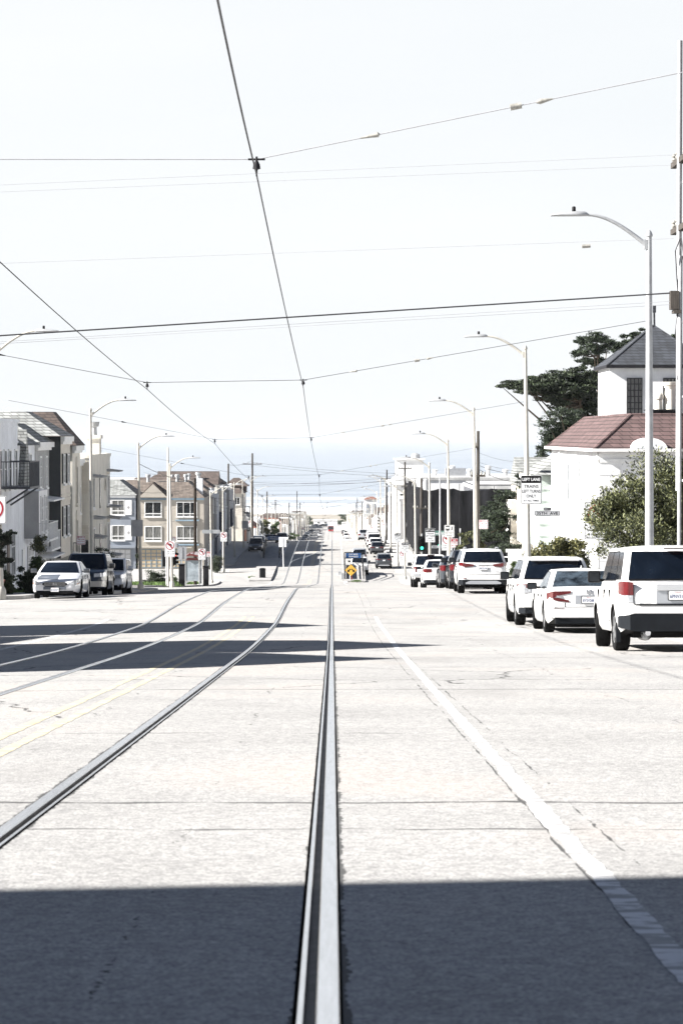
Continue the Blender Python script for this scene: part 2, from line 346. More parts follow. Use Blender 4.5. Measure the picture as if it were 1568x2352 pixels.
    c = mix(math_('MULTIPLY', allc, v=.88), c, (.03, .03, .03, 1))
    l.new(c, b.inputs['Base Color'])
    return m
M['road'] = road_material()
RAILS = [(-.012, -1), (-1.495, 1), (-3.505, -1), (-5.0, 1)]     # rail centre, side of the groove
def ys(a, b):
    out = [a]
    while out[-1] < b: out.append(min(b, out[-1] + (1.5 if out[-1] < 120 else 4 if out[-1] < 400 else 15)))
    return out
mb = MB()
xs = [(-11.6, 0, 0), (-9, 0, 0), (-6.2, 0, 0)]
for c, s_ in sorted(RAILS):
    a, b = (c - .092, c + .040) if s_ < 0 else (c - .040, c + .092)
    xs += [(a, 0, 0), (a + .003, -.07, 1), (b - .003, -.07, 1), (b, 0, 1)]
xs += [(1.2, 0, 0), (4, 0, 0), (7.0, 0, 0), (-2.5, 0, 0)]; xs.sort(key=lambda q: q[0])
rows = [[(x, y, G(x, y) + dz) for x, dz, _ in xs] for y in ys(-60, 1440)]
mb.grid(rows); n_ = len(xs) - 1
for i in range(len(rows) - 1):
    for j in range(n_):
        if xs[j + 1][2] and xs[j][0] < xs[j + 1][0] and (xs[j][1] < 0 or xs[j + 1][1] < 0): mb.m[i * n_ + j] = 1
mb.f = [f[::1] for f in mb.f]
struct(mb.build('road', ['road', 'dirt']))
mb = MB()
def lerp(a, b, t): return a + (b - a) * t
gx = [-1500, -400, -120, -40, XL + .001]
mb.grid([[(x, y, G(max(x, -20), y) - .001) for x in gx] for y in ys(-60, 1440)])
mb.grid([[(x, y, G(7, y) - .001) for x in [XR - .001, 40, 120, 400, 1500]] for y in ys(-60, 1440)])
struct(mb.build('ground', 'land'))
mb = MB(); r2 = random.Random(3)
mb.grid([[(x, y, E + zr(y) + (r2.uniform(-.8, 1.4) if 1490 < y < 1570 else 0)) for x in range(-1500, 1501, 12)] for y in [1440, 1470, 1495, 1510, 1522, 1535, 1550, 1565, 1585, 1600, 1640, 1700, 1800, 1950]])
struct(mb.build('beach', 'sand', smooth=80))
def water():
    m = mat('sea_water', (.12, .19, .26), .5, var=.1, scale=.02)
    n, l = m.node_tree.nodes, m.node_tree.links; b = n['Principled BSDF']
    tc = n.new('ShaderNodeTexCoord'); mp = n.new('ShaderNodeMapping'); mp.inputs['Scale'].default_value = (.10, 1, 1); l.new(tc.outputs['Object'], mp.inputs[0])
    nz = n.new('ShaderNodeTexNoise'); nz.inputs['Scale'].default_value = .010; nz.inputs['Detail'].default_value = 9; nz.inputs['Roughness'].default_value = .62; l.new(mp.outputs[0], nz.inputs['Vector'])
    rp = n.new('ShaderNodeValToRGB'); rp.color_ramp.elements[0].position = .36; rp.color_ramp.elements[1].position = .62
    rp.color_ramp.elements[0].color = (.21, .245, .285, 1); rp.color_ramp.elements[1].color = (.30, .335, .375, 1); l.new(nz.outputs['Fac'], rp.inputs[0])
    # surf: rows of foam near the shore
    sx = n.new('ShaderNodeSeparateXYZ'); l.new(tc.outputs['Object'], sx.inputs[0])
    n2 = n.new('ShaderNodeTexNoise'); n2.inputs['Scale'].default_value = .004; n2.inputs['Detail'].default_value = 5; l.new(mp.outputs[0], n2.inputs['Vector'])
    ad = n.new('ShaderNodeMath'); ad.operation = 'MULTIPLY_ADD'; l.new(n2.outputs['Fac'], ad.inputs[0]); ad.inputs[1].default_value = 420; l.new(sx.outputs['Y'], ad.inputs[2])
    mr = n.new('ShaderNodeMapRange'); mr.inputs[1].default_value = 1750; mr.inputs[2].default_value = 2900; l.new(ad.outputs[0], mr.inputs[0])
    fr = n.new('ShaderNodeValToRGB'); cr = fr.color_ramp; cr.elements[0].position = 0; cr.elements[0].color = (1, 1, 1, 1); cr.elements[1].position = .36; cr.elements[1].color = (.95, .95, .95, 1)
    for p, v in ((.41, .10), (.52, .02), (.56, .38), (.61, .33), (.67, .04), (.9, .0)):
        e = cr.elements.new(p); e.color = (v, v, v, 1)
    l.new(mr.outputs[0], fr.inputs[0])
    mx = n.new('ShaderNodeMix'); mx.data_type = 'RGBA'; l.new(fr.outputs[0], mx.inputs[0]); l.new(rp.outputs[0], mx.inputs[6]); mx.inputs[7].default_value = (.8, .82, .84, 1)
    l.new(mx.outputs[2], b.inputs['Base Color'])
    bp = n.new('ShaderNodeBump'); bp.inputs['Strength'].default_value = .6; bp.inputs['Distance'].default_value = 3; l.new(nz.outputs['Fac'], bp.inputs['Height']); l.new(bp.outputs[0], b.inputs['Normal'])
    return m
mb = MB(); mb.face([(-30000, 1780, 2.0), (30000, 1780, 2.0), (30000, 60000, 2.0), (-30000, 60000, 2.0)])
struct(mb.build('sea', water()))
BLK = [(-60, 70), (88, 166), (188, 255), (279, 362)] + [(379 + 93.3 * k, 379 + 93.3 * k + 76) for k in range(12)]
mb = MB()
for a, b in BLK:
    for sg in (-1, 1):
        if b > 1440: continue
        xk = XL if sg < 0 else XR; k = 4.0
        yy = ys(a, b)
        rows = []
        for i, y in enumerate(yy):
            t = min(y - a, b - y, 3.0); ins = 0 if t >= 3 else (3 - math.sqrt(max(0, 9 - (3 - t) ** 2)))     # rounded corners
            x0 = xk + sg * ins; x1 = xk + sg * (k if True else 0); zz = G(xk, y)
            rows.append([(x0, y, zz - .03), (x0, y, zz + .125), (x0 + sg * .02, y, zz + .14), (x0 + sg * .16, y, zz + .142), (max(x1, x0 + .2) if sg > 0 else min(x1, x0 - .2), y, zz + .16), (max(x1, x0 + .2) if sg > 0 else min(x1, x0 - .2), y, zz - .03)])
        k0 = len(mb.f); mb.grid(rows)
        for i in range(k0, len(mb.f)):
            if (i - k0) % 5 < 3: mb.m[i] = 1
        mb.mi(1).face(rows[0][::sg]).face(rows[-1][::-sg]).mi(0)
struct(mb.build('pavement', ['concrete', 'kerb']))
def paint(name, col, lo=.40, hi=.50, base=(.40, .395, .38)):
    m = mat(name, col, .8, scale=5.5, col2=base, detail=12, stretch=(.8, 2.6, 1)); m.node_tree.nodes['Color Ramp'].color_ramp.elements[0].position = lo; m.node_tree.nodes['Color Ramp'].color_ramp.elements[1].position = hi; return m
M['linewhite'] = paint('line_white', (.62, .62, .62), .455, .50, (.30, .30, .295)); M['lineyellow'] = paint('line_yellow', (.52, .435, .26), .42, .53, (.44, .43, .41))
def GM(x, y):      # height of the road mesh itself between its stations
    if y >= 118: return G(x, y)
    k = math.floor((y + 60) / 1.5) * 1.5 - 60; u = (y - k) / 1.5
    return G(x, k) * (1 - u) + G(x, k + 1.5) * u
def strip(mb, x, w, a, b, zo=.002, q=.008):
    r = random.Random(int(x * 100)); rows = []; yy = [a + .1 * k for k in range(int((min(b, 70) - a) / .1))] if a < 60 else ys(a, b)
    e0 = e1 = 0
    for y in yy:
        xx = x + (min(.2, .0045 * (y - 8)) if abs(x - 1.02) < .01 else 0); e0 = e0 * .6 + r.uniform(-q, q); e1 = e1 * .6 + r.uniform(-q, q)
        rows.append([(xx - w / 2 + e0, y, GM(xx, y) + zo), (xx + w / 2 + e1, y, GM(xx, y) + zo)])
    mb.grid(rows)
mb = MB()
for a, b in ((-20, 68), (190, 255), (280, 362)): strip(mb, 1.02, .095, a, b); strip(mb, -6.3, .12, a, b)
for a, b in BLK[4:]: strip(mb, 1.16, .12, a, b) if b < 1440 else None
mb.face([(2, 187, G(2, 187) + .006), (6.9, 187, G(6, 187) + .006), (6.9, 187.5, G(6, 187.5) + .006), (2, 187.5, G(2, 187.5) + .006)])
struct(mb.build('white_lane_line', 'linewhite'))
mb = MB()
for a, b in ((-20, 68), (190, 255), (280, 362)): strip(mb, -2.46, .09, a, b); strip(mb, -2.22, .09, a, b)
struct(mb.build('yellow_centre_line', 'lineyellow'))
PR = [(.031, -.06), (.031, .004), (.027, .009), (-.027, .009), (-.031, .004), (-.033, -.022), (-.060, -.024), (-.062, .0), (-.064, .004), (-.079, .004), (-.081, -.06)]
for lab, idx in (('right pair of polished steel tram rails running straight under the viewer', (1, 0)), ('left pair of polished steel tram rails beyond the faded yellow lines', (3, 2))):
    c = (RAILS[idx[0]][0] + RAILS[idx[1]][0]) / 2
    t = thing('tram_track', lab, 'tram track', (c, 0, 0), 0, 'tram tracks')
    for i in idx:
        x, s_ = RAILS[i]; mb = MB()
        rows = [[(x - c - s_ * -1 * px if False else x - c + (px if s_ < 0 else -px), y, G(x, y) + pz) for px, pz in PR] for y in ys(-40, 1430)]
        mb.grid(rows)
        for q in range(len(mb.f)):
            if q % 10 in (4, 5, 6): mb.m[q] = 1
        mb.build('rail', ['rail', 'rail_side'], t)
    if idx[0] == 1:       # crossover rails between the two tracks
        for off in (0, 1.495):
            pts = []
            for k in range(25):
                y = 285 + k * 1.6 + off * 7; u = k / 24; sm = u * u * (3 - 2 * u)
                x = lerp(-5.0 + off, -1.495 + off, sm); pts.append((x - c, y, G(x, y) + .012))
            mb = MB(); mb.grid([[(p[0] - .035, p[1], p[2]), (p[0] + .035, p[1], p[2])] for p in pts]); mb.build('crossover_rail', 'rail', t)
# ------------------------------------------------------------------ houses
def fmap(face, n, u, z, o=0):
    return (n, u, z) if face == 'x' else (u, o - n, z)
def fbox(mb, face, n0, n1, u0, u1, z0, z1, o=0):
    a, b = fmap(face, n0, u0, z0, o), fmap(face, n1, u1, z1, o)
    mb.box(min(a[0], b[0]), max(a[0], b[0]), min(a[1], b[1]), max(a[1], b[1]), z0, z1)
def window(t, u, z, w, h, n0=0, face='x', cols=2, rows=1, frame='trim', pane='pane', fw=.09, sill=True, o=0, low=0):
    mb = MB(); a, b = n0, n0 + .07
    fbox(mb, face, a, b, u - w / 2, u - w / 2 + fw, z - h / 2, z + h / 2, o); fbox(mb, face, a, b, u + w / 2 - fw, u + w / 2, z - h / 2, z + h / 2, o)
    fbox(mb, face, a, b, u - w / 2 + fw, u + w / 2 - fw, z + h / 2 - fw, z + h / 2, o); fbox(mb, face, a, b, u - w / 2 + fw, u + w / 2 - fw, z - h / 2, z - h / 2 + fw, o)
    for i in range(1, cols): q = u - w / 2 + w * i / cols; fbox(mb, face, a, b - .012, q - .03, q + .03, z - h / 2 + fw, z + h / 2 - fw, o)
    for i in range(1, rows): q = z - h / 2 + h * i / rows; fbox(mb, face, a, b - .016, u - w / 2 + fw, u + w / 2 - fw, q - .025, q + .025, o)
    if low: q = z - h / 2 + h * low; fbox(mb, face, a, b - .01, u - w / 2 + fw, u + w / 2 - fw, q - .05, q + .05, o)
    if sill: fbox(mb, face, a, b + .07, u - w / 2 - .06, u + w / 2 + .06, z - h / 2 - .1, z - h / 2 - .003, o)
    f = mb.build('window', frame, t)
    mb = MB(); fbox(mb, face, a + .002, a + .018, u - w / 2 + fw, u + w / 2 - fw, z - h / 2 + fw, z + h / 2 - fw, o); mb.build('pane', pane, f)
    return f
def garage(t, u, w, h, n0=0, face='x', m='door', fr='trim', cols=4, rows=4, o=0, z0=.02):
    mb = MB(); fbox(mb, face, n0, n0 + .03, u - w / 2, u + w / 2, z0, z0 + h, o); mb.mi(1)
    for i in range(cols + 1): q = u - w / 2 + w * i / cols; fbox(mb, face, n0 + .03, n0 + .06, q - .05, q + .05, z0, z0 + h, o)
    for i in range(rows + 1): q = z0 + h * i / rows; fbox(mb, face, n0 + .03, n0 + .055, u - w / 2, u + w / 2, q - .04, q + .04, o)
    return mb.build('garage_door', [m, fr], t)
def slope(mb, pts):       # solid pyramid-like roof piece from eave polygon to ridge points
    for f in pts: mb.face(f)
def skirt(x0, x1, y0, y1, z, rise, run, mb, over=.3):   # hipped skirt roof with a flat top: x1 is the street side
    a = [(x0 - over, y0 - over, z), (x1 + over, y0 - over, z), (x1 + over, y1 + over, z), (x0 - over, y1 + over, z)]
    b = [(x0 + run, y0 + run, z + rise), (x1 - run, y0 + run, z + rise), (x1 - run, y1 - run, z + rise), (x0 + run, y1 - run, z + rise)]
    for i in range(4): j = (i + 1) % 4; mb.face([a[i], a[j], b[j], b[i]])
    mb.face(b); mb.face(a[::-1])
def gable_street(mb, x0, x1, y0, y1, z, rise, over=.3):  # ridge runs back from the street
    m = (y0 + y1) / 2
    p = [(x0, y0 - over, z), (x1 + over, y0 - over, z), (x1 + over, y1 + over, z), (x0, y1 + over, z), (x0, m, z + rise), (x1 + over, m, z + rise)]
    mb.face([p[0], p[1], p[5], p[4]]); mb.face([p[2], p[3], p[4], p[5]]); mb.face([p[1], p[2], p[5]]); mb.face([p[3], p[0], p[4]]); mb.face([p[3], p[2], p[1], p[0]])
def gable_side(mb, x0, x1, y0, y1, z, rise, over=.3):
    m = (x0 + x1) / 2
    p = [(x0 - over, y0, z), (x1 + over, y0, z), (x1 + over, y1, z), (x0 - over, y1, z), (m, y0, z + rise), (m, y1, z + rise)]
    mb.face([p[1], p[2], p[5], p[4]]); mb.face([p[3], p[0], p[4], p[5]]); mb.face([p[0], p[1], p[4]]); mb.face([p[2], p[3], p[5]]); mb.face([p[3], p[2], p[1], p[0]])
def flue(t, x, y, z, h=.8, r=.13, m='galv'):
    mb = MB(); mb.lathe([(r, z), (r, z + h * .7), (r * 1.5, z + h * .72), (r * 1.5, z + h), (r * .3, z + h * 1.05)], (x, y, 0), n=10); mb.build('flue', m, t, smooth=40)
GR_L = 'row houses along the left side'; GR_R = 'row houses along the right side'
def house(label, x, y0, y1, h, wall, side=-1, depth=11, group=None, name='row_house', rz=0, zg=None):
    z = zg if zg is not None else GS(XL if side < 0 else XR, (y0 + y1) / 2) + (.14 if side < 0 and 90 < y0 < 165 else 0)
    t = thing(name, label, 'house', (x, y0 if rz == 0 else y1, z), rz, group or (GR_L if side < 0 else GR_R))
    return t
def wallbox(t, wall, w, h, d=11, x1=0.0, y0=0.0, name='wall', z0=-2.5):
    mb = MB(); mb.box(-d, x1, y0, y0 + w, z0, h); return mb.build(name, wall, t)
def cornice(t, w, h, x1=0.0, y0=0.0, m='trim', out=.22, hh=.28):
    mb = MB(); mb.box(x1 + .002, x1 + out, y0 - out * .6, y0 + w + out * .6, h - hh, h); mb.box(x1 + .002, x1 + out * .55, y0, y0 + w, h - hh - .16, h - hh - .002); return mb.build('cornice', m, t)
def flatroof(t, w, h, d=11):
    mb = MB(); mb.box(-d + .2, -.2, .2, w - .2, h + .003, h + .06); return mb.build('roof', 'r_flat', t)
def balcony(t, x0, x1, y0, y1, z, hh=1.0, m='iron', brace=False):
    mb = MB(); mb.box(x0, x1, y0, y1, z - .1, z)
    for k in range(int((y1 - y0) / .16) + 1): q = y0 + k * .16; mb.box(x1 - .04, x1 - .015, q, q + .02, z, z + hh)
    for yy in (y0, y1 - .03):
        for k in range(int((x1 - x0) / .16) + 1): q = x0 + k * .16; mb.box(q, q + .02, yy, yy + .02, z, z + hh)
        mb.box(x0, x1, yy - .01, yy + .03, z + hh, z + hh + .04)
        if brace: mb.tube([(x0, yy, z - .95), (x1 - .1, yy, z - .1)], .045, 6)
    mb.box(x1 - .05, x1, y0, y1, z + hh + .002, z + hh + .045)
    return mb.build('balcony', m, t)
def canopy(t, x, y0, y1, z, out=.55, m='trim'):
    mb = MB(); mb.prism([(0, 0), (out, -.02), (out, .06), (0, .16)], 'y', y0, y1); mb.v = [(v[0] + x, v[1], v[2] + z) for v in mb.v]; return mb.build('canopy', m, t)
# --- left side, 35th to 36th avenue
L0 = -15.5
t = house('plain beige row house on the left, mostly cut by the picture edge', L0, 94, 103, 8.2, 's_beige'); wallbox(t, 's_beige', 9, 8.2); flatroof(t, 9, 8.2); cornice(t, 9, 8.2); window(t, 2.5, 5.5, 1.6, 1.7); window(t, 6, 5.5, 1.6, 1.7); garage(t, 6, 2.4, 2.1)
t = house('grey row house at the left picture edge beside the white balcony house', L0, 103, 111.8, 7.6, 's_grey'); wallbox(t, 's_grey', 8.7, 7.4); flatroof(t, 8.7, 7.4); cornice(t, 8.7, 7.4); window(t, 2.5, 5, 1.6, 1.6); window(t, 6, 5, 1.6, 1.6); garage(t, 6, 2.4, 2.1)
t = house('white flat-roofed row house with black iron balcony and a metal flue', L0, 112, 119.4, 8.1, 's_greywhite'); wallbox(t, 's_greywhite', 7.4, 8.1); flatroof(t, 7.4, 8.1)
mb = MB()
for z in (7.0, 7.75): mb.box(.002, .05, 0, 7.4, z, z + .07)
mb.box(.002, .10, -.02, 7.42, 7.98, 8.14); mb.build('cornice', 's_greywhite', t)
for u in (1.0, 2.6, 4.2, 6.4): window(t, u, 5.75, .85, 1.9, cols=1, rows=2, pane='curtain' if u < 2 else 'pane')
balcony(t, .03, 1.45, .6, 4.4, 4.95, 1.15, 'greyiron', brace=True)
for u in (2.0, 5.2): window(t, u, 1.6, 1.5, 2.2, cols=2, rows=3)
mb = MB(); mb.box(.004, .06, 3.1, 3.9, -.2, 2.3); mb.build('door', 'browndoor', t); flue(t, -1.2, 2.3, 8.05, .85, .2); flue(t, -3.2, 5.6, 8.05, .6, .14)
t = house('white row house with steep shingled gable and dark grey bay side', L0, 119.5, 126.2, 7.6, 's_white'); wallbox(t, 's_greywhite', 6.7, 7.3)
mb = MB(); mb.box(.003, .75, 2.2, 5.9, 2.6, 5.0); mb.mi(1).face([(.003, 2.197, 2.6), (.752, 2.197, 2.6), (.752, 2.197, 5.0), (.003, 2.197, 5.0)]); mb.build('bay', ['s_white', 's_grey'], t)
window(t, 3.2, 3.8, .9, 1.9, .75, cols=2, rows=3); window(t, 4.9, 3.8, .9, 1.9, .75, cols=2, rows=3)
mb = MB(); gable_street(mb, -4, .05, .1, 2.3, 5.2, 2.9, .25); mb.build('gable', 'r_grey', t)
mb = MB(); skirt(-11, 0, 0, 6.7, 7.3, 1.1, 1.3, mb); mb.build('roof', 'r_grey', t)
window(t, 4.5, 6.2, 1.0, 1.4); mb = MB(); mb.box(.004, .07, 1.2, 2.1, -.1, 2.1); mb.build('door', 'trim', t); garage(t, 4.6, 2.2, 2.1)
balcony(t, .755, 1.3, 2.2, 5.9, 2.55, .8, 'trim')
t = house('grey row house with pale hipped roof and tall shuttered windows', L0, 126.4, 137.2, 8.4, 's_grey'); wallbox(t, 's_grey', 6.2, 8.0); wallbox(t, 's_shaded_bay', 4.6, 8.3, 11, .62, 6.203, 'bay', 1.6)  # shade on the bay's side wall is put into its dark colour
wallbox(t, 's_grey', 4.6, 1.598, 11, .1, 6.205, 'base')
mb = MB(); mb.box(.625, .65, 6.21, 10.79, 1.6, 8.3); mb.build('bay_front', 's_beige', t)
mb = MB(); skirt(-11, 0, 0, 6.2, 8.0, 1.0, 1.2, mb); skirt(-11, .62, 4.6, 10.8, 8.32, 1.35, 1.9, mb, .25); mb.build('roof', 'r_grey', t)
cornice(t, 6.0, 8.0, out=.3); cornice(t, 4.6, 8.3, .65, 6.2, out=.22)
for z in (6.4, 3.5):
    window(t, 2.0, z, .9, 1.7, 0, cols=2, rows=3); window(t, 4.6, z, .9, 1.7, 0, cols=2, rows=3)
    for k, u in enumerate((7.4, 9.5)):
        window(t, u, z + .1, .95, 1.65, .65, cols=2, rows=3)
        for q in (-.86, .52): MB().box(.652, .70, u + q, u + q + .34, z - .7, z + .95).build('shutter', 'iron', t)
mb = MB(); mb.box(.652, .70, 6.21, 10.79, 4.75, 4.9); mb.box(.652, .70, 6.21, 10.79, 5.05, 5.12); mb.build('band', 's_beige', t)
canopy(t, 0, .6, 5.8, 4.9, .9); balcony(t, .005, .7, 1.2, 5.4, 2.3, .9, 'trim'); canopy(t, 0, .6, 5.8, 1.9, .9)
garage(t, 8.5, 2.4, 1.5, .1, m='browndoor'); garage(t, 3, 2.2, 1.7, m='door')
t = house('cream row house under a tall brown shingled mansard roof', L0 + .65, 138.4, 142.6, 8.6, 's_beige'); wallbox(t, 's_cream', 4.2, 8.3, 11, 0, 0, 'wall', -2.5)
mb = MB(); skirt(-11, 0, 0, 4.2, 8.3, 1.95, 1.25, mb, .3); mb.build('roof', 'r_brown', t); cornice(t, 4.2, 8.3, out=.25)
for z in (6.0, 2.9):
    window(t, 2.1, z, .8, 2.3, 0, cols=1, rows=1, frame='s_beige'); mb = MB(); mb.prism([(2.1 + .42 * math.cos(a), z + 1.15 + .5 * math.sin(a)) for a in [math.pi * k / 8 for k in range(9)]], 'x', .003, .06); mb.build('arch', 's_beige', t)
balcony(t, .005, .5, .3, 3.9, 1.9, .8); garage(t, 2.1, 2.2, 1.7, m='browndoor')
t = house('cream row house between the mansard house and the art deco corner house', L0, 142.8, 149.8, 7.8, 's_cream'); wallbox(t, 's_cream', 7, 7.8); flatroof(t, 7, 7.8); cornice(t, 7, 7.8); window(t, 2, 5.3, 1.6, 1.7); window(t, 5, 5.3, 1.6, 1.7); garage(t, 4.8, 2.4, 1.9)
t = house('cream art deco corner house with ledges, fluted panels and chimney', L0 + .45, 150, 164, 8.4, 's_cream', name='corner_house'); wallbox(t, 's_cream', 14, 8.4); flatroof(t, 14, 8.4)
mb = MB(); mb.box(-11, .06, -.05, 14.05, 8.405, 8.62); mb.build('parapet', 's_cream', t)
for z0, z1 in ((6.2, 8.1), (2.6, 4.2)):
    mb = MB(); k = z0
    mb.box(-3.0, -.06, -.04, -.002, z0, z1)
    while k < z1: mb.box(-3.0, -.06, -.16, -.041, k, k + .17); k += .30
    mb.build('fluted_panel', 's_beige', t)
for z in (5.0, 1.9): window(t, -1.6, z, 1.9, 1.5, 0, '-y', o=0)
for z, uu in ((6.2, (2.2, 12.4)), (3.0, (2.2, 12.4))):
    for u in uu: window(t, u, z, 1.5, 2.0, cols=2, rows=1)
    mb = MB(); mb.lathe([(.45, .002), (.45, .07), (.36, .075), (.36, .03)], (0, 10.2, z + .4), 'x', 16); mb.mi(1).lathe([(.35, .035), (.35, .04)], (0, 10.2, z + .4), 'x', 16); mb.build('round_window', ['s_cream', 'pane'], t)
    mb = MB(); mb.box(.002, .05, 6.6, 7.0, z - 1.1, z + 1.1); mb.build('slot_window', 'pane', t)
for z in (7.4, 5.0, 4.25, 1.75): canopy(t, 0, 11.6, 14.3, z, .85, 's_grey')
for z in (7.2, 4.6, 3.4): canopy(t, 0, .4, 3.6, z, .8, 's_grey')
mb = MB(); mb.box(-.78, .03, 6.3, 7.6, 8.63, 9.6); mb.box(-.88, .12, 6.2, 7.7, 9.602, 9.85); mb.build('chimney', 's_cream', t)
mb = MB(); mb.lathe([(.2, 9.95), (.17, 10.45), (.3, 10.5), (.36, 10.8), (.1, 10.62)], (-.38, 6.95, -.1), n=10); mb.build('chimney_pot', 'galv', t, smooth=40)
garage(t, 4.5, 2.4, 2.0); garage(t, 9, 2.4, 2.0)
# --- houses across the boulevard that face the viewer
zg = GS(XL, 279)
t = house('blue grey house facing the viewer with white shutters and grey hip roof', -30.2, 277, 277, 8.4, 's_bluegrey', rz=R(-90), zg=zg, name='stucco_house'); wallbox(t, 's_bluegrey', 7.7, 8.3)
mb = MB(); skirt(-9, 0, 0, 7.7, 8.32, 1.7, 2.0, mb, .2); mb.build('roof', 'r_grey', t)
mb = MB(); mb.box(.002, .12, 0, 7.7, 8.05, 8.3); mb.build('cornice', 'trim', t)
for z in (6.9, 4.0):
    for u in (2.1, 5.7):
        window(t, u, z, 1.5, 1.75, low=.28, pane='pane' if u < 4 else 'curtain')
        for c in (u - 1.18, u + 1.18):
            mb = MB(); mb.box(.004, .07, c - .37, c + .37, z - .85, z + .85); mb.mi(1).prism([(c - .17, z), (c, z - .22), (c + .17, z), (c, z + .22)], 'x', .071, .078); mb.build('shutter', ['trim', 's_grey'], t)
mb = MB(); mb.box(.003, .5, 0, 7.7, 2.25, 2.5); mb.build('ledge', 's_bluegrey', t); garage(t, 5.9, 2.4, 2.05, cols=4, rows=4, fr='s_grey')
t = house('tan stucco house facing the viewer with gable, blue trim and two garage doors', -22.25, 277, 277, 8, 's_tan', rz=R(-90), zg=zg, name='stucco_house'); wallbox(t, 's_tan', 7.55, 8.0)
mb = MB(); skirt(-10, 0, 0, 7.55, 8.02, 1.75, 1.9, mb, .12); mb.build('roof', 'r_tan', t)
mb = MB(); gable_street(mb, -3.2, .16, .1, 3.45, 8.03, 1.75, .1); mb.v = [(v[0], v[1], v[2]) for v in mb.v]; g_ = mb.build('gable_roof', 'r_brown', t)
mb = MB(); mb.prism([(.12, 8.05), (3.43, 8.05), (1.77, 9.6)], 'x', .27, .33); mb.build('gable', 's_tan', g_)
mb = MB(); mb.box(.003, .14, 0, 7.6, 7.75, 7.98); mb.build('cornice', 'bluetrim', t)
for z, pn in ((6.7, 'pane'), (3.9, 'curtain')):
    window(t, 1.75, z, 1.95, 1.72, cols=2, low=.2, pane=pn); window(t, 5.6, z, 2.35, 1.72, cols=3, low=.2, pane=pn); canopy(t, 0, 4.3, 7.0, z - 1.35, .35, 'bluetrim')
mb = MB(); mb.box(.003, .45, 0, 6.2, 2.25, 2.42); mb.build('ledge', 's_tan', t)
for u in (1.5, 4.3): garage(t, u, 2.45, 2.05, m='tandoor', fr='bluetrim', cols=4, rows=5)
mb = MB(); mb.box(-2.9, -1.9, 6.3, 7.3, 8, 10.2); mb.build('chimney', 's_greywhite', t); flue(t, -2.4, 6.8, 10.2, .6, .25)
for u in (.8, 4.2, 5.2): flue(t, -5, u, 9.7, .9, .2)
# --- generic row house
def rowhouse(label, x, y0, y1, side, wall, h, roof='flat', seed=0, detail=2, zg=None):
    r = random.Random(seed); w = y1 - y0
    t = house(label, x, y0, y1, h, wall, side, rz=0 if side < 0 else R(180), zg=zg)
    wallbox(t, wall, w - .03, h, 11)
    if roof == 'flat': flatroof(t, w, h); cornice(t, w - .3, h, 0, .15, r.choice(['trim', wall]), .2)
    elif roof == 'gable': mb = MB(); gable_street(mb, -8, 0, .1, w - .1, h + .002, 1.7, .15); mb.build('roof', r.choice(['r_brown', 'r_tan', 'r_grey']), t)
    else: mb = MB(); skirt(-11, 0, .3, w - .3, h + .002, 1.2, 1.4, mb, .25); mb.build('roof', r.choice(['r_brown', 'r_grey', 'r_tile', 'r_tan']), t)
    if detail:
        for z in ((h - 1.6, h - 4.4) if h > 7 else (h - 1.6,)):
            for u in (w * .28, w * .70): window(t, u, z, 1.3, 1.6, 0, cols=2, sill=detail > 1, pane=r.choice(['pane', 'pane', 'curtain']))
        if detail > 1:
            mb = MB(); mb.box(.003, .6, w * .45, w * .95, 2.6, h - .9); b_ = mb.build('bay', wall, t); window(t, w * .70, h - 1.9, 1.5, 1.7, .6, cols=3); garage(t, w * .7, 2.4, 2.0)
            window(t, -3, h - 1.8, 1.0, 1.4, 0, '-y', o=0)
    for k in range(r.randint(0, 2)): flue(t, -r.uniform(2, 6), r.uniform(1, w - 1), h + (.0 if roof == 'flat' else .8), r.uniform(.6, 1.1), .16)
    if side > 0: t.location.y = y1
    return t
WN = {'s_white': 'white', 's_cream': 'cream', 's_beige': 'beige', 's_tan': 'tan', 's_grey': 'grey', 's_pink': 'dusty pink', 's_greywhite': 'pale grey', 's_green': 'pale green', 's_bluegrey': 'blue grey', 's_navy': 'dark navy'}
r4 = random.Random(11)
cols = ['s_tan', 's_grey', 's_greywhite', 's_navy', 's_cream', 's_greywhite', 's_grey', 's_navy', 's_white', 's_beige', 's_grey']
y = 286.0
for k in range(10):
    c = cols[k % 11]; h = (8.6, 8.3, 8.7, 6.2, 8.9, 8.5, 8.8, 6.0, 8.6, 8.0)[k]
    rowhouse('%s row house, %s past the tan corner house on the left' % (WN[c], ORD[k]), -14.95 + r4.uniform(-.15, .2), y, y + 7.5, -1, c, h, r4.choice(['flat', 'flat', 'gable', 'skirt']), k); y += 7.6
t = house('beige corner house with red brown parapet roof beyond the left minivan', -14.0, 380, 392, 8.4, 's_beige', name='corner_house'); wallbox(t, 's_beige', 12, 8.2)
mb = MB(); skirt(-11, 0, 0, 12, 8.22, .7, .6, mb, .3); mb.build('roof', 'r_brown', t); mb = MB(); mb.box(-3, .3, 6, 9, 8.5, 9.2); skirt(-3, .3, 6, 9, 9.21, 1.3, 1.2, mb, .4); mb.build('turret_roof', 'r_brown', t)
window(t, -1.2, 7.0, 1.45, 1.2, 0, '-y', cols=3); window(t, -1.7, 3.9, .8, 1.6, 0, '-y', cols=1)
for u in (2, 6, 10):
    for z in (6.8, 3.8): window(t, u, z, 1.2, 1.6)
balcony(t, .01, .9, 3.5, 6.5, 5.0); balcony(t, .01, .9, 3.5, 6.5, 2.2); mb = MB(); mb.box(.004, .4, .3, 5, 0, 2.3); mb.build('entrance', 's_brick', t)
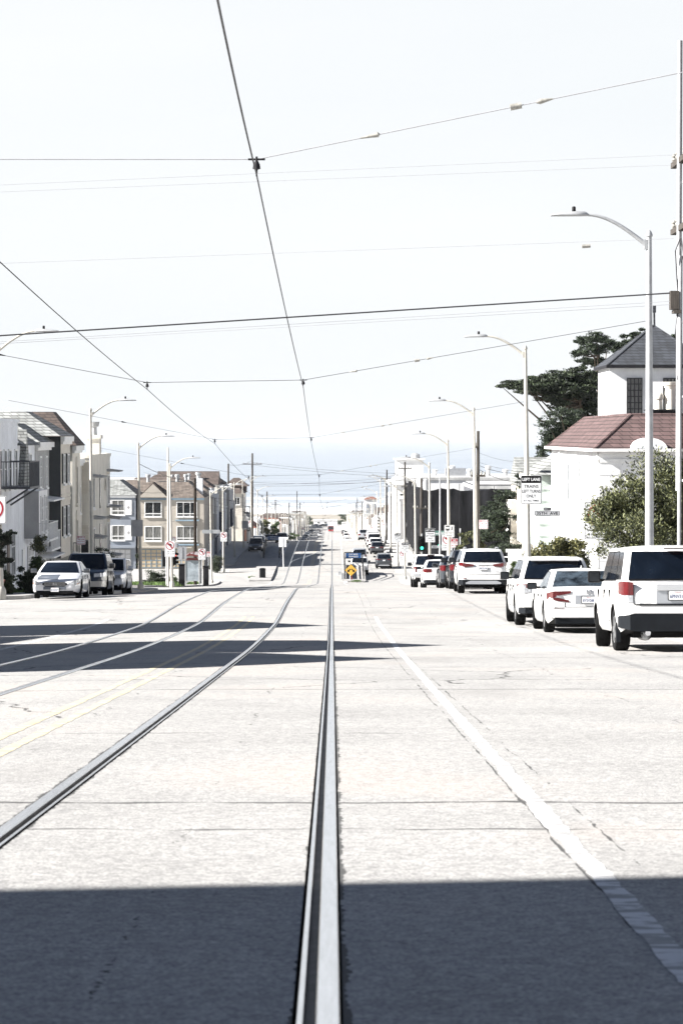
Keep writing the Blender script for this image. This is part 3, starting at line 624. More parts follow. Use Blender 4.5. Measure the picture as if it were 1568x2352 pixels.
# --- right side
t = house('white corner house with red shingled hip roof behind the big bush', 11.5, 104.3, 127, 6, 's_white', 1, name='corner_house', zg=GS(XR, 104.3)); t.location.y = 104.3
H_ = E - .62 - t.location.z
mb = MB(); mb.box(0, 14, 0, 22.7, -3, H_); mb.build('wall', 's_white', t)
mb = MB(); a = [(-.28, -.28, H_), (14.3, -.28, H_), (14.3, 22.9, H_), (-.28, 22.9, H_)]; b = [(1.55, 1.55, H_ + 1.52), (12.5, 1.55, H_ + 1.52), (12.5, 21.2, H_ + 1.52), (1.55, 21.2, H_ + 1.52)]
for i in range(4): j = (i + 1) % 4; mb.face([a[i], a[j], b[j], b[i]])
mb.face(b); mb.face(a[::-1]); rf = mb.build('roof', 'r_red', t)
mb = MB()
for i in range(4): mb.tube([a[i], b[i]], .07, 6)
mb.tube([b[3], b[0], b[1]], .07, 6); mb.build('ridge_cap', 'r_red', rf)
mb = MB(); mb.box(-.36, -.285, -.36, 23, H_ - .08, H_ + .05); mb.box(-.285, 14.3, -.36, -.285, H_ - .08, H_ + .05); mb.box(-.05, -.002, -.06, 22.7, H_ - .55, H_ - .40); mb.box(-.05, 14, -.06, -.002, H_ - .55, H_ - .40); mb.build('gutter', 'trim', t)
mb = MB(); mb.tube([(-.07, .15, H_ - .1), (-.07, .15, 0)], .05, 6); mb.tube([(-.07, 17.5, H_ - .1), (-.07, 17.5, -2)], .05, 6); mb.build('downpipe', 'trim', t)
mb = MB(); mb.prism([(1.3 + .8 - .8 * math.cos(math.pi * k / 12), H_ + .02 + .5 * math.sin(math.pi * k / 12)) for k in range(13)], 'y', -.34, 1.2); mb.mi(1).prism([(1.3 + .8 - .55 * math.cos(math.pi * k / 12), H_ + .03 + .3 * math.sin(math.pi * k / 12)) for k in range(13)], 'y', -.36, -.345); mb.build('arched_dormer', ['trim', 's_greywhite'], t)
def win_left(t, y, z, w, h, cols=1, rows=2, pane='palepane'):      # window in a wall facing -x (local x = 0)
    mb = MB()
    for (u0, u1, z0, z1) in ((y - w / 2, y - w / 2 + .08, z - h / 2, z + h / 2), (y + w / 2 - .08, y + w / 2, z - h / 2, z + h / 2), (y - w / 2 + .08, y + w / 2 - .08, z + h / 2 - .08, z + h / 2), (y - w / 2 + .08, y + w / 2 - .08, z - h / 2, z - h / 2 + .08)): mb.box(-.08, -.002, u0, u1, z0, z1)
    for i in range(1, rows): q = z - h / 2 + h * i / rows; mb.box(-.07, -.002, y - w / 2 + .08, y + w / 2 - .08, q - .03, q + .03)
    for i in range(1, cols): q = y - w / 2 + w * i / cols; mb.box(-.066, -.002, q - .025, q + .025, z - h / 2 + .08, z + h / 2 - .08)
    mb.box(-.14, -.002, y - w / 2 - .06, y + w / 2 + .06, z - h / 2 - .1, z - h / 2 - .003); f = mb.build('window', 'trim', t)
    mb = MB(); mb.box(-.02, -.003, y - w / 2 + .08, y + w / 2 - .08, z - h / 2 + .08, z + h / 2 - .08); mb.build('pane', pane, f)
for y_, w_, z_, h_ in ((1.6, 1.0, 3.9, 1.9), (7.7, 1.3, 4.5, 1.7), (10.2, .9, 3.2, 3.0), (13.0, 1.5, 4.2, 1.9), (20.6, .9, 4.2, 2.0), (13.2, 1.4, .9, 1.5), (20, 1.4, .9, 1.5), (3.8, 1.4, .7, 1.5)): win_left(t, y_, z_, w_, h_)
mb = MB()
for k in range(9): mb.box(-.03, -.002, 0, .9, k * .62 - .2, k * .62 + .36); mb.box(-.03, .9, -.03, -.002, k * .62 - .2, k * .62 + .36)
mb.build('quoin', 's_white', t)
for u in (3.2, 8.5): window(t, u, 3.6, 1.6, 1.6, 0, '-y', o=0); window(t, u, .9, 1.6, 1.4, 0, '-y', o=0)
ch = thing('chimney_stack', 'pair of cream chimney pots on a dark flashing above the red roof', 'chimney', (15.0, 110.5, E + .88), 0)
mb = MB(); mb.box(-.65, .75, -.5, .5, -.2, .24); mb.box(-.72, .82, -.56, .56, .242, .30); mb.build('flashing', 'iron', ch)
mb = MB(); mb.lathe([(.19, .3), (.165, .75), (.22, .78), (.24, .95), (.12, 1.08), (.02, 1.1)], (-.12, 0, 0), n=14); mb.build('chimney_pot', 's_cream', ch, smooth=50)
mb = MB(); mb.lathe([(.27, .3), (.23, 1.35), (.34, 1.40), (.38, 1.55), (.30, 1.56), (.28, 1.3)], (.42, .05, 0), n=14); mb.build('chimney_pot', 's_cream', ch, smooth=50)
t = thing('tower', 'white square tower with dark slate pyramid roof above the red roof', 'tower', (16.06, 140, GS(XR, 140))); hz = E + 4.05 - t.location.z
mb = MB(); mb.box(0, 5.8, 0, 6.4, -2, hz); mb.build('wall', 's_white', t)
c_ = (2.9, 3.2, E + 6.5 - t.location.z); a = [(-.2, -.2, hz), (6.0, -.2, hz), (6.0, 6.6, hz), (-.2, 6.6, hz)]
mb = MB()
for i in range(4): mb.face([a[i], a[(i + 1) % 4], c_])
mb.face(a[::-1]); rf = mb.build('roof', 'r_slate', t)
mb = MB()
for i in range(4): mb.tube([a[i], c_], .06, 6)
mb.tube([(2.95, 3.1, c_[2] - .1), (2.93, 3.1, c_[2] + .75)], .06, 6); mb.box(2.85, 3.03, 3.0, 3.2, c_[2] + .75, c_[2] + 1.15); mb.build('finial', 'r_slate', rf)
mb = MB(); mb.box(-.26, -.202, -.26, 6.66, hz - .16, hz + .02); mb.box(-.2, 6.06, -.26, -.202, hz - .16, hz + .02); mb.build('gutter', 'iron', t)
for u in (1.4, 3.5): window(t, u, hz - 1.8, .9, 2.15, 0, '-y', cols=4, rows=6, frame='iron', pane='curtain', fw=.05, sill=False)
win_left(t, 3.2, hz - 2.2, .7, 2.6, pane='pane')
t = house('pale green bay-windowed house past the white corner house', 11.0, 128.2, 136.5, 6, 's_green', 1, zg=GS(XR, 132)); t.location.y = 128.2; hz = E - 2.1 - t.location.z
mb = MB(); mb.box(.6, 13, 0, 8.3, -2, hz); mb.build('wall', 's_white', t); mb = MB(); mb.box(0, .598, .4, 6, 2.2, hz - .02)
for k in range(6): mb.box(-.03, .6, .36, 6.04, 2.2 + k * .62, 2.26 + k * .62)
mb.build('bay', 's_green', t)
for y_ in (1.6, 3.3, 5): win_left(t, y_, hz - 1.4, 1.2, 1.6)
mb = MB(); mb.face([(-.2, 0, hz), (.6, -.2, hz), (2, 1.5, hz + 1.0), (1.5, 3, hz + 1)]); skirt(-.1, 13, 0, 8.3, hz + .003, .95, 1.2, mb, .2); mb.build('roof', 'r_grey', t)
rowhouse('cream row house behind the dark pine on the right', 11.4, 137, 145, 1, 's_cream', 6.5, 'flat', 41); rowhouse('beige row house hidden partly behind the dark pine', 11.4, 146, 154, 1, 's_beige', 6.2, 'gable', 42)
t = thing('netted_building', 'tall building wrapped in black scaffold netting behind the signs', 'building', (10.65, 287, GS(XR, 290))); hz = E - 6.4 - t.location.z; r5 = random.Random(5)
mb = MB(); mb.box(.5, 18.5, .5, 58.5, -1, hz - .9); mb.build('wall', 's_grey', t)
mb = MB(); rows = []
for zz in [hz * k / 10 for k in range(11)]:
    row = []
    for k in range(31): yv = 59 - k * 59 / 30; row.append((r5.uniform(-.25, .2) + (.0 if zz < hz - .5 else .25 * math.sin(k)), yv, zz + (r5.uniform(-.5, .2) if zz > hz - .2 else 0)))
    for k in range(1, 26): row.append((k * 18.6 / 25, r5.uniform(-.35, .2) * (1.3 if k > 14 else .6), zz + (r5.uniform(-.25, .15) if zz > hz - .2 else 0)))
    rows.append(row)
mb.grid(rows); mb.build('netting', 'net', t, smooth=70)
mb = MB()
for k in range(5): mb.tube([(k * 4.1 + .3, -.45, -.3), (k * 4.1 + .3, -.45, hz + r5.uniform(.1, .9))], .03, 6)
for k in range(12): mb.tube([(-.4, k * 5, -.3), (-.4, k * 5, hz + r5.uniform(.1, .8))], .035, 6)
mb.build('scaffold', 'iron', t)
def box_building(label, x0, x1, y0, y1, ztop, wall, wins=(), name='building', extra=None, roof=True):
    zg = E + zr((y0 + y1) / 2); t = thing(name, label, 'building', (x0, y0, zg)); h = ztop - zg
    mb = MB(); mb.box(0, x1 - x0, 0, y1 - y0, -4, h); mb.build('wall', wall, t)
    if roof: mb = MB(); mb.box(.3, x1 - x0 - .3, .3, y1 - y0 - .3, h + .003, h + .1); mb.box(-.15, x1 - x0 + .15, -.15, -.003, h - .5, h - .1); mb.box(-.15, -.003, 0, y1 - y0, h - .5, h - .1); mb.build('roof', 'r_flat', t)
    for u, z, w, hh in wins: window(t, u, h - z, w, hh, 0, '-y', o=0)
    return t, h
t, h = box_building('white building with a tall blank stair tower past the netted building', 10.4, 26, 398, 420, E - 7.2, 's_white', [(1.3, 3.3, 1.3, 1.9), (1.3, 6.4, 1.3, 2.2)])
mb = MB(); mb.box(.1, 4.6, 1.5, 6, h + .1, h + 3.2); mb.box(-.2, 4.9, 1.2, 6.3, h + 3.2, h + 3.4); mb.build('stair_tower', 's_white', t); mb = MB(); mb.lathe([(.7, h + 3.4), (.7, h + 4.0), (.2, h + 4.3)], (3.4, 3, 0), n=12); mb.build('vent', 'galv', t, smooth=40)
mb = MB(); mb.box(-1.1, 15, -.8, -.16, h - .9, h - .45); mb.box(-1.1, -.16, -.16, 20, h - .9, h - .45); mb.build('cornice', 's_white', t)
for z in (3.3, 6.6): win_left(t, 4, h - z, 1.5, 2, pane='pane'); win_left(t, 9, h - z, 1.5, 2, pane='pane'); win_left(t, 14, h - z, 1.5, 2, pane='pane')
t, h = box_building('low white flat-roofed building with rooftop vents behind the netting', 13, 32, 352, 372, E - 6.0, 's_white')
for k in range(5): flue(t, 2 + k * 2.6, 2 + (k % 3), h, 1.0 + (k % 2) * .5, .3, 'trim')
mb = MB(); mb.box(3.5, 6.5, 1, 3, h + .1, h + 1.2); mb.build('skylight', 'signback', t)
box_building('grey concrete block wall building behind the dark pine', 17.5, 24, 300, 322, E - 6.15, 'block', [])
box_building('distant pale flat-roofed house beyond the concrete block building', 26, 40, 380, 400, E - 6.6, 's_beige'); box_building('distant white flat-roofed house at the right of the roofs', 34, 50, 420, 440, E - 8, 's_white')
box_building('white house with low roof behind the blue grey house', -34, -24, 300, 316, E - 5.6, 's_white'); t, h = box_building('white flat-roofed house with flues behind the tan house', -23, -16, 330, 350, E - 6.4, 's_white')
for k in range(4): flue(t, 1 + k * 1.6, 1.5, h, 1.2, .25, 'trim')
t, h = box_building('grey house with two windows beside the cannabis sign on the right', 10.1, 11.3, 424, 436, E - 10.2, 's_grey', [(.6, 4, .8, 2.2), (.6, 8.3, .8, 2.2)]); t['label'] = 'narrow grey house showing two windows beside the black vertical sign'
# --- rows beyond the crest
k = 0
for b in range(11):
    y0 = 379 + 93.3 * b
    for side in (-1, 1):
        n = 4
        for i in range(n):
            a = y0 + i * 18.6
            if (side < 0 and b == 0 and i == 0) or (side > 0 and b == 0 and i in (1, 2)): continue
            c = r4.choice(['s_white', 's_white', 's_cream', 's_beige', 's_grey', 's_greywhite', 's_pink', 's_greywhite']); h = r4.uniform(6.2, 9.0) if side > 0 else r4.uniform(5.2, 7.8)
            rowhouse('%s house, %s of the %s block beyond the crest on the %s' % (WN[c], ORD[i], ORD[b], 'left' if side < 0 else 'right'), (-15.2 if side < 0 else 10.6) + r4.uniform(-.4, .4), a, a + 17.6, side, c, h, r4.choice(['flat', 'flat', 'gable', 'skirt']), 100 + k, 1 if b < 6 else 0); k += 1
t = thing('bell_tower', 'white bell tower with arched openings and red tile roof far down right', 'tower', (10.6, 800, E + zr(800))); hz = 14.2
mb = MB(); mb.box(0, 4.4, 0, 4.4, 0, hz); mb.build('wall', 's_white', t); mb = MB(); skirt(0, 4.4, 0, 4.4, hz + .003, .9, 1.5, mb, .3); mb.build('roof', 'r_tile', t)
for u in (1.2, 3.2):
    mb = MB(); mb.prism([(u - .5, hz - 4.6), (u + .5, hz - 4.6)] + [(u + .5 * math.cos(math.pi * q / 8), hz - 1.9 + .6 * math.sin(math.pi * q / 8)) for q in range(9)], 'y', -.06, -.003); mb.build('arched_opening', 's_bluegrey', t)
mb = MB(); mb.box(-.3, 4.7, -.3, 4.7, hz - 5.3, hz - 4.9); mb.build('ledge', 's_greywhite', t)
t, h = box_building('building with a bright blue painted wall far down the right side', 10.7, 14, 740, 752, E + zr(745) + 7.5, 's_white'); mb = MB(); mb.box(0, 1.9, -.04, -.003, h - 5, h - .6); mb.build('blue_panel', 's_blue', t)
box_building('long low white building at the end of the street before the beach', -11, 3, 1415, 1428, E - 49.6, 's_white', [(3, 1.5, 1.5, 1), (7, 1.5, 1.5, 1)]); box_building('small white kiosk with red stripe near the beach road', 5.5, 10, 1405, 1412, E - 50.6, 's_white')
# --- houses beside the viewer whose shadows fall on the road
for i, (a, b, h, rf, c) in enumerate(((-14, -5, 11.6, 'flat', 's_cream'), (-4.3, 5.4, 12.0, 'flat', 's_grey'), (5.9, 13, 6.0, 'flat', 's_white'), (13.2, 21, 5.6, 'flat', 's_beige'), (21.2, 30.2, 6.3, 'flat', 's_tan'),
                                      (30.6, 38.2, 8.6, 'gable', 's_cream'), (38.4, 46, 9.3, 'gable', 's_greywhite'), (46.4, 53.4, 5.4, 'flat', 's_white'), (53.8, 62, 7.9, 'gable', 's_beige'))):
    t = rowhouse('%s row house out of view on the left, %s from the viewer' % (WN[c], ORD[i]), L0, a, b, -1, c, h, rf, 60 + i, 1)
    if i == 1: t.rotation_euler = (0, 0, R(9))
# ------------------------------------------------------------------ vegetation
def leaves(mb, c, rad, n, size, r, asp=.45, shell=.55, up=.3):
    for _ in range(n):
        while True:
            d = Vector((r.gauss(0, 1), r.gauss(0, 1), r.gauss(0, 1)))
            if d.length > .1: break
        d.normalize(); q = shell + (1 - shell) * r.random(); q = q if r.random() < .8 else r.random()
        p = Vector((c[0] + d.x * rad[0] * q, c[1] + d.y * rad[1] * q, c[2] + d.z * rad[2] * q))
        a = Vector((d.x + r.gauss(0, .7), d.y + r.gauss(0, .7), d.z * .6 + up + r.gauss(0, .6))).normalized()
        b = a.cross(Vector((r.gauss(0, 1), r.gauss(0, 1), r.gauss(0, 1))))
        if b.length < .05: continue
        b.normalize(); s = size * r.uniform(.6, 1.4)
        mb.face([p - a * s * .5, p + b * s * asp * .5, p + a * s * .5, p - b * s * asp * .5])
def plant(name, label, cat, base, clumps, leaf, n, size, group=None, trunk=None, seed=1, asp=.45, up=.3, part='foliage', limbs=True, sub=7, flat=.8):
    # clumps: list of (centre, radii) in world space; every clump is broken up into smaller uneven tufts
    r = random.Random(seed); base = Vector(base); t = thing(name, label, cat, base, 0, group)
    vol = sum(c[1][0] * c[1][2] for c in clumps); mb = MB()
    for c, rad in clumps:
        c = Vector(c) - base; m = max(3, int(sub * (.8 + .5 * r.random())))
        nn = n * rad[0] * rad[2] / vol
        for _ in range(m):
            d = Vector((r.gauss(0, 1), r.gauss(0, 1), r.gauss(0, 1))).normalized() * (.25 + .7 * r.random())
            f = r.uniform(.22, .55) if sub > 10 else r.uniform(.3, .6)
            leaves(mb, (c.x + d.x * rad[0], c.y + d.y * rad[1], c.z + d.z * rad[2]), (rad[0] * f, rad[1] * f, rad[2] * f * flat), int(nn / m), size, r, asp, .25, up)
    mb.build(part, leaf, t)
    if trunk:
        mb = MB(); top = Vector(trunk[0]) - base; rt = trunk[1]
        mid = Vector((top.x * .4 + r.uniform(-.2, .2), top.y * .5, top.z * .5))
        mb.tube([(0, 0, -.3), (mid.x * .3, mid.y * .3, mid.z * .4), mid, top], [rt * 1.25, rt, rt * .85, rt * .5], 9)
        if limbs:
            for c, rad in clumps:
                e = Vector(c) - base; k = mid.lerp(top, r.uniform(.55, 1)); w = k.lerp(e, .5) + Vector((0, 0, -.15 * (e - k).length))
                mb.tube([k, w, e], [rt * .32, rt * .2, rt * .05], 6)
        mb.build('trunk', 'bark', t, smooth=60)
    return t
def cl(D, lst, dy=1.0):      # clumps measured in photo pixels at a depth
    k = F / D; r = random.Random(int(D * 7 + len(lst)))
    out = []
    for px, py, rx, ry in lst:
        d = D + r.uniform(-1, 1) * dy; out.append((P(px, py, d), (rx / k, max(rx, ry) / k * .9, ry / k)))
    return out
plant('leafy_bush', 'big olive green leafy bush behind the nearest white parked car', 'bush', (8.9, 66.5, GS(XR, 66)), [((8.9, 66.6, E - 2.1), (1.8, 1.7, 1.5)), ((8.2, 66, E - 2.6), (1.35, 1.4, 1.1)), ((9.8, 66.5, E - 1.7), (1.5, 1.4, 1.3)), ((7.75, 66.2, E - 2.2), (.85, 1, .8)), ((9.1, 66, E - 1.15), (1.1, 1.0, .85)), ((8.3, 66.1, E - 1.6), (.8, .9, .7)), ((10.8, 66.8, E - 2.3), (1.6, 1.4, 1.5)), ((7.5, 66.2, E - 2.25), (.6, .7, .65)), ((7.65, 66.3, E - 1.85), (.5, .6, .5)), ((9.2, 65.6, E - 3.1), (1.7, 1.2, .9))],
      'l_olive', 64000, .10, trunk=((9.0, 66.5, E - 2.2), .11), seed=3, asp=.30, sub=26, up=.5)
plant('trimmed_bush', 'rounded yellow green trimmed conifer bush before the white corner house', 'bush', (9.1, 97, GS(XR, 97)), [((9.15, 97, E - 4.95), (1.15, 1.1, 1.2)), ((8.5, 96.8, E - 5.2), (.75, .8, .9)), ((9.75, 97, E - 5.1), (.75, .8, 1.0))], 'l_yellow', 26000, .10, seed=4, asp=.45, sub=24, up=-.5)
plant('trimmed_bush', 'small darker bush left of the rounded yellow green bush', 'bush', (8.05, 98, GS(XR, 98)), [((8.1, 98, E - 5.6), (.42, .42, .6))], 'l_green', 1500, .10, seed=5)
plant('leafy_bush', 'small light green bush by the kerb right of the white hybrid car', 'bush', (7.75, 101.5, GS(XR, 101)), [((7.75, 101.5, E - 5.75), (.36, .4, .42)), ((7.75, 101.5, E - 5.35), (.3, .3, .25))], 'l_green', 2500, .08, seed=6)
plant('flower_bush', 'purple flowering bush under the big olive bush', 'bush', (8.0, 72, GS(XR, 72)), [((8.0, 72, E - 4.5), (.5, .5, .7))], 'l_green', 1800, .09, seed=61)
cyp = [(1180, 884, 34, 12), (1215, 888, 45, 13), (1235, 872, 40, 11), (1285, 864, 60, 13), (1325, 857, 40, 14), (1330, 880, 50, 20), (1290, 893, 55, 18), (1245, 905, 40, 15), (1345, 905, 35, 25), (1280, 925, 30, 14), (1350, 935, 35, 25), (1150, 887, 14, 6), (1200, 878, 40, 8), (1260, 880, 60, 12), (1310, 900, 60, 20), (1220, 897, 45, 12), (1270, 910, 45, 14), (1355, 870, 30, 25), (1325, 930, 40, 20)]
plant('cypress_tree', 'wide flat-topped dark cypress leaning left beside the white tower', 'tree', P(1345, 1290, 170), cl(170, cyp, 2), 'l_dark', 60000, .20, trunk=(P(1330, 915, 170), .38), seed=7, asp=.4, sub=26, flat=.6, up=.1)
cyp2 = [(1300, 965, 45, 22), (1275, 990, 35, 22), (1330, 985, 45, 30), (1310, 1020, 40, 30), (1265, 1025, 30, 16), (1345, 1040, 40, 40), (1250, 1055, 28, 18), (1275, 1060, 30, 30), (1235, 1080, 14, 18), (1300, 1075, 40, 40), (1320, 955, 50, 20), (1290, 1000, 45, 25), (1340, 1010, 35, 35), (1310, 1045, 50, 30), (1258, 972, 28, 16), (1262, 1008, 34, 22), (1245, 1035, 20, 16), (1285, 945, 40, 14)]
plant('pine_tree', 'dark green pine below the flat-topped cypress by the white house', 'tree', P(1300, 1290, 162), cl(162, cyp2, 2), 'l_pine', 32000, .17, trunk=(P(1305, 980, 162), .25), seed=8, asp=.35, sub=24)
pin = [(1340, 782, 24, 12), (1370, 778, 34, 14), (1395, 790, 30, 16), (1330, 810, 22, 12), (1362, 805, 34, 16), (1352, 830, 28, 13), (1378, 835, 24, 18), (1335, 845, 14, 8), (1420, 800, 24, 18)]
plant('pine_tree', 'tall open-crowned pine rising left of the slate tower roof', 'tree', P(1385, 1290, 182), cl(182, pin, 2), 'l_pine', 20000, .18, trunk=(P(1372, 800, 182), .3), seed=9, asp=.3, sub=20)
plant('pine_tree', 'pine crown showing behind the slate roof beside the nearest lamp post', 'tree', P(1465, 1290, 186), cl(186, [(1450, 775, 26, 12), (1472, 766, 22, 10), (1440, 790, 22, 14), (1490, 790, 30, 20), (1548, 772, 16, 8), (1530, 790, 30, 18)], 2), 'l_pine', 7000, .26, trunk=(P(1470, 790, 186), .25), seed=10, asp=.3)
pn = [(1165, 1140, 38, 18), (1140, 1165, 36, 20), (1195, 1165, 45, 26), (1120, 1190, 22, 20), (1160, 1195, 45, 28), (1210, 1200, 40, 32), (1135, 1225, 36, 22), (1185, 1235, 55, 26), (1115, 1230, 20, 16), (1205, 1115, 24, 16), (1195, 1095, 13, 12), (1225, 1140, 25, 30), (1160, 1255, 60, 14)]
plant('pine_tree', 'dense dark pine in front of the grey block wall on the right', 'tree', P(1175, 1262, 148), cl(148, pn, 1.5), 'l_pine', 44000, .15, trunk=(P(1175, 1170, 148), .2), seed=11, asp=.32, sub=26)
plant('leafy_bush', 'pale green bush below the black netting beside the train sign', 'bush', P(1074, 1265, 150), cl(150, [(1070, 1240, 20, 16), (1085, 1225, 13, 13), (1062, 1255, 16, 10), (1100, 1245, 18, 18)], .5), 'l_olive', 4000, .12, seed=12)
def hedge(label, px, py, D, rx, ry, leaf, n, seed, name='hedge', size=.1):
    k = F / D; c = P(px, py, D); zb = GS(XL if px < 763 else XR, D)
    return plant(name, label, 'bush', (c.x, D, zb), [(c, (rx / k * 1.15, rx / k, ry / k * 1.15)), ((c.x + rx / k * .45, D - .2, (c.z + zb) / 2), (rx / k * .9, rx / k * .8, ry / k * .9)), ((c.x - rx / k * .45, D, (c.z + zb) / 2), (rx / k * .9, rx / k * .8, ry / k * .9)), ((c.x, D, zb + .3 * (c.z - zb)), (rx / k, rx / k * .8, (c.z - zb) * .5))], leaf, int(n * 2), size * .8, seed=seed, sub=18)
plant('street_tree', 'almost black leafy tree at the left picture edge below the sign', 'tree', (-12.4, 86, GS(XL, 86)), cl(86, [(2, 1262, 34, 34), (20, 1235, 18, 14), (30, 1225, 12, 9), (-25, 1250, 40, 50), (-10, 1225, 22, 20), (12, 1290, 18, 20), (5, 1245, 26, 24), (-5, 1280, 30, 24)], .6), 'l_black', 14000, .09, trunk=((-12.4, 86, E - 4), .1), seed=13)
hedge('tall flowering shrub beside the bay of the white gabled house', 88, 1250, 112, 17, 30, 'l_olive', 4000, 14); hedge('rounded light green shrub below the flowering shrub on the left', 86, 1292, 108, 17, 16, 'l_green', 3000, 15)
hedge('dark low shrub left of the silver sedan', 64, 1318, 100, 22, 17, 'l_dark', 3500, 16); hedge('dark low hedge at the left picture edge near the sidewalk', 14, 1328, 95, 20, 18, 'l_dark', 3500, 17)
hedge('leafy hedge in front of the art deco house behind the parked cars', 235, 1275, 142, 30, 16, 'l_dark', 4500, 18); hedge('dark bush on the lawn behind the grey lamp post', 362, 1322, 222, 26, 12, 'l_dark', 3500, 19, size=.14); hedge('smaller bush at the right end of the lawn', 398, 1330, 216, 12, 10, 'l_green', 1500, 20)
hedge('dark hedge by the sidewalk past the tan house', 494, 1288, 270, 15, 18, 'l_dark', 2500, 21, size=.16)
t = plant('topiary', 'small ball topiary between the two garages', 'plant', P(315, 1306, 274), cl(274, [(316, 1278, 7, 9), (315, 1298, 5, 5)], .1), 'l_dark', 900, .12, seed=22)
for i, (px, py, rx, ry, D, lf, lab) in enumerate(((612, 1212, 13, 22, 440, 'l_olive', 'pale olive street tree beyond the left minivan'), (630, 1215, 11, 20, 448, 'l_green', 'green street tree right of the pale olive tree'), (668, 1232, 16, 9, 640, 'l_green', 'low green street tree far down the left side'))):
    k = F / D; c = P(px, py, D); plant('street_tree', lab, 'tree', (c.x, D, E + zr(D)), cl(D, [(px, py - ry * .4, rx, ry * .5), (px - rx * .3, py + ry * .2, rx * .8, ry * .5), (px + rx * .4, py + ry * .3, rx * .7, ry * .45)], 1), lf, 3500, .28, trunk=((c.x, D, c.z), .14), seed=30 + i)
far = (('dark broad tree at the left end of the street near the beach', 1436, [(704, 1193, 17, 9), (695, 1203, 10, 10), (715, 1203, 10, 10), (706, 1205, 16, 8)]), ('grey green broad tree at the right end of the street near the beach', 1438, [(788, 1189, 15, 8), (780, 1200, 10, 9), (798, 1196, 12, 10), (792, 1205, 16, 8)]), ('lower grey green tree right of the broad tree near the beach', 1300, [(805, 1204, 10, 9), (812, 1213, 10, 8)]))
for i, (lab, D, lst) in enumerate(far): c = P(lst[0][0], 1214, D); plant('broad_tree', lab, 'tree', (c.x, D, E + zr(D)), cl(D, lst, 2), 'l_far', 5000, .75, trunk=((c.x, D, P(0, 1200, D).z), .4), seed=40 + i)
r6 = random.Random(2); mb = MB()
def blades(mb, x0, x1, y0, y1, n, h=.14):
    for _ in range(n):
        x, y = r6.uniform(x0, x1), r6.uniform(y0, y1); z = GS(XL, y) + .02; a = r6.uniform(0, 6.28); w = .03 + .03 * r6.random(); hh = h * r6.uniform(.4, 1.3)
        mb.face([(x - w * math.cos(a), y - w * math.sin(a), z), (x + w * math.cos(a), y + w * math.sin(a), z), (x + r6.uniform(-.05, .05), y + r6.uniform(-.05, .05), z + hh)])
def lawn(mb, x0, x1, a, b): mb.grid([[(x, y, GS(XL, y) + .025) for x in (x0, x1)] for y in ys(a, b)])
lawn(mb, -21, -13.2, 190, 246); blades(mb, -21, -13.2, 190, 246, 6000, .25); lawn(mb, -15.4, -13.3, 89, 111); blades(mb, -15.4, -13.3, 89, 111, 4000); struct(mb.build('lawn', 'grass'), 'stuff')
mb = MB(); r7 = random.Random(8)
for x, y, s in ((7.2, 90, .5), (7.3, 184, .6), (2.4, 246, .5), (-12.3, 186, .8), (-8.6, 258, .4)):
    for _ in range(160): a = r7.uniform(0, 6.28); q = r7.random() * s; px, py = x + q * math.cos(a), y + q * math.sin(a); z = G(px, py) + .1; mb.face([(px - .03, py, z), (px + .03, py, z), (px + r7.uniform(-.1, .1), py, z + r7.uniform(.08, .25))])
struct(mb.build('weeds', 'grass'), 'stuff')
t = thing('garden_wall', 'low dark brick planter wall by the left sidewalk', 'wall', (-13.1, 88, GS(XL, 93))); mb = MB(); mb.box(0, .25, 0, 9, -.4, .42); mb.box(-.04, .29, -.04, 9.04, .422, .5); mb.build('brickwork', 's_brick', t)
t = thing('garden_wall', 'low white wall with gate pier behind the white hybrid car', 'wall', (9.3, 128, GS(XR, 128))); mb = MB(); mb.box(0, 2.6, -.1, .1, -1, 1.75); mb.box(-.1, 2.7, -.2, .2, 1.752, 1.9); mb.box(-.25, .05, -.25, .25, -1, 1.5); mb.build('masonry', 's_white', t)
mb = MB(); mb.box(.9, 1.9, -.15, -.102, -.2, 1.2); mb.build('gate', 's_greywhite', t)
# ------------------------------------------------------------------ lamp posts, utility poles, wires, signs
LX, RX = -12.2, 7.55
def make_lamp(pole_mat):
    t = thing('street_lamp', 'x', 'street lamp', (0, 0, 0), 0, 'street lamps')
    mb = MB(); mb.tube([(0, 0, -.1), (0, 0, 3), (0, 0, 9.2)], [.115, .10, .065], 12); mb.lathe([(.085, 9.2), (.09, 9.24), (.05, 9.33), (.015, 9.36)], n=12); mb.build('pole', pole_mat, t, smooth=50)
    mb = MB(); mb.lathe([(.20, -.1), (.20, .22), (.15, .32), (.12, .36)], n=12); mb.build('base', pole_mat, t, smooth=30)
    mb = MB(); pts = []
    for k in range(13): u = k / 12; pts.append((-.06 - 1.42 * u, 0, 9.0 + .72 * math.sin(u * math.pi / 2) ** 1.0))
    mb.tube(pts, [.055 - .022 * k / 12 for k in range(13)], 9); mb.box(-.12, -.04, -.06, .06, 8.9, 9.12); mb.build('arm', pole_mat, t, smooth=60)
    mb = MB(); rows = []
    for u, w, h in ((0, .05, .05), (.06, .10, .085), (.3, .13, .09), (.6, .13, .06), (.8, .10, .03), (.87, .03, .012)):
        x = -1.46 - u; rows.append([(x, w * math.cos(a), 9.72 + (h if math.sin(a) > 0 else .035) * math.sin(a)) for a in [2 * math.pi * q / 12 for q in range(12)]])
    mb.grid(rows, True); mb.face(rows[0][::-1]); mb.face(rows[-1]); hd = mb.build('lamp_head', 'galv', t, smooth=50)
    mb = MB(); mb.lathe([(.045, 9.78), (.045, 9.9), (.03, 9.92)], (-1.78, 0, 0), n=10); mb.build('photocell', 'black', hd, smooth=40)
    return t
la = make_lamp('galv'); lb = make_lamp('polepaint')
RD = [57.5, 93, 127, 156, 187, 218, 251, 279, 312, 343] + [374 + 31.5 * k for k in range(30)]
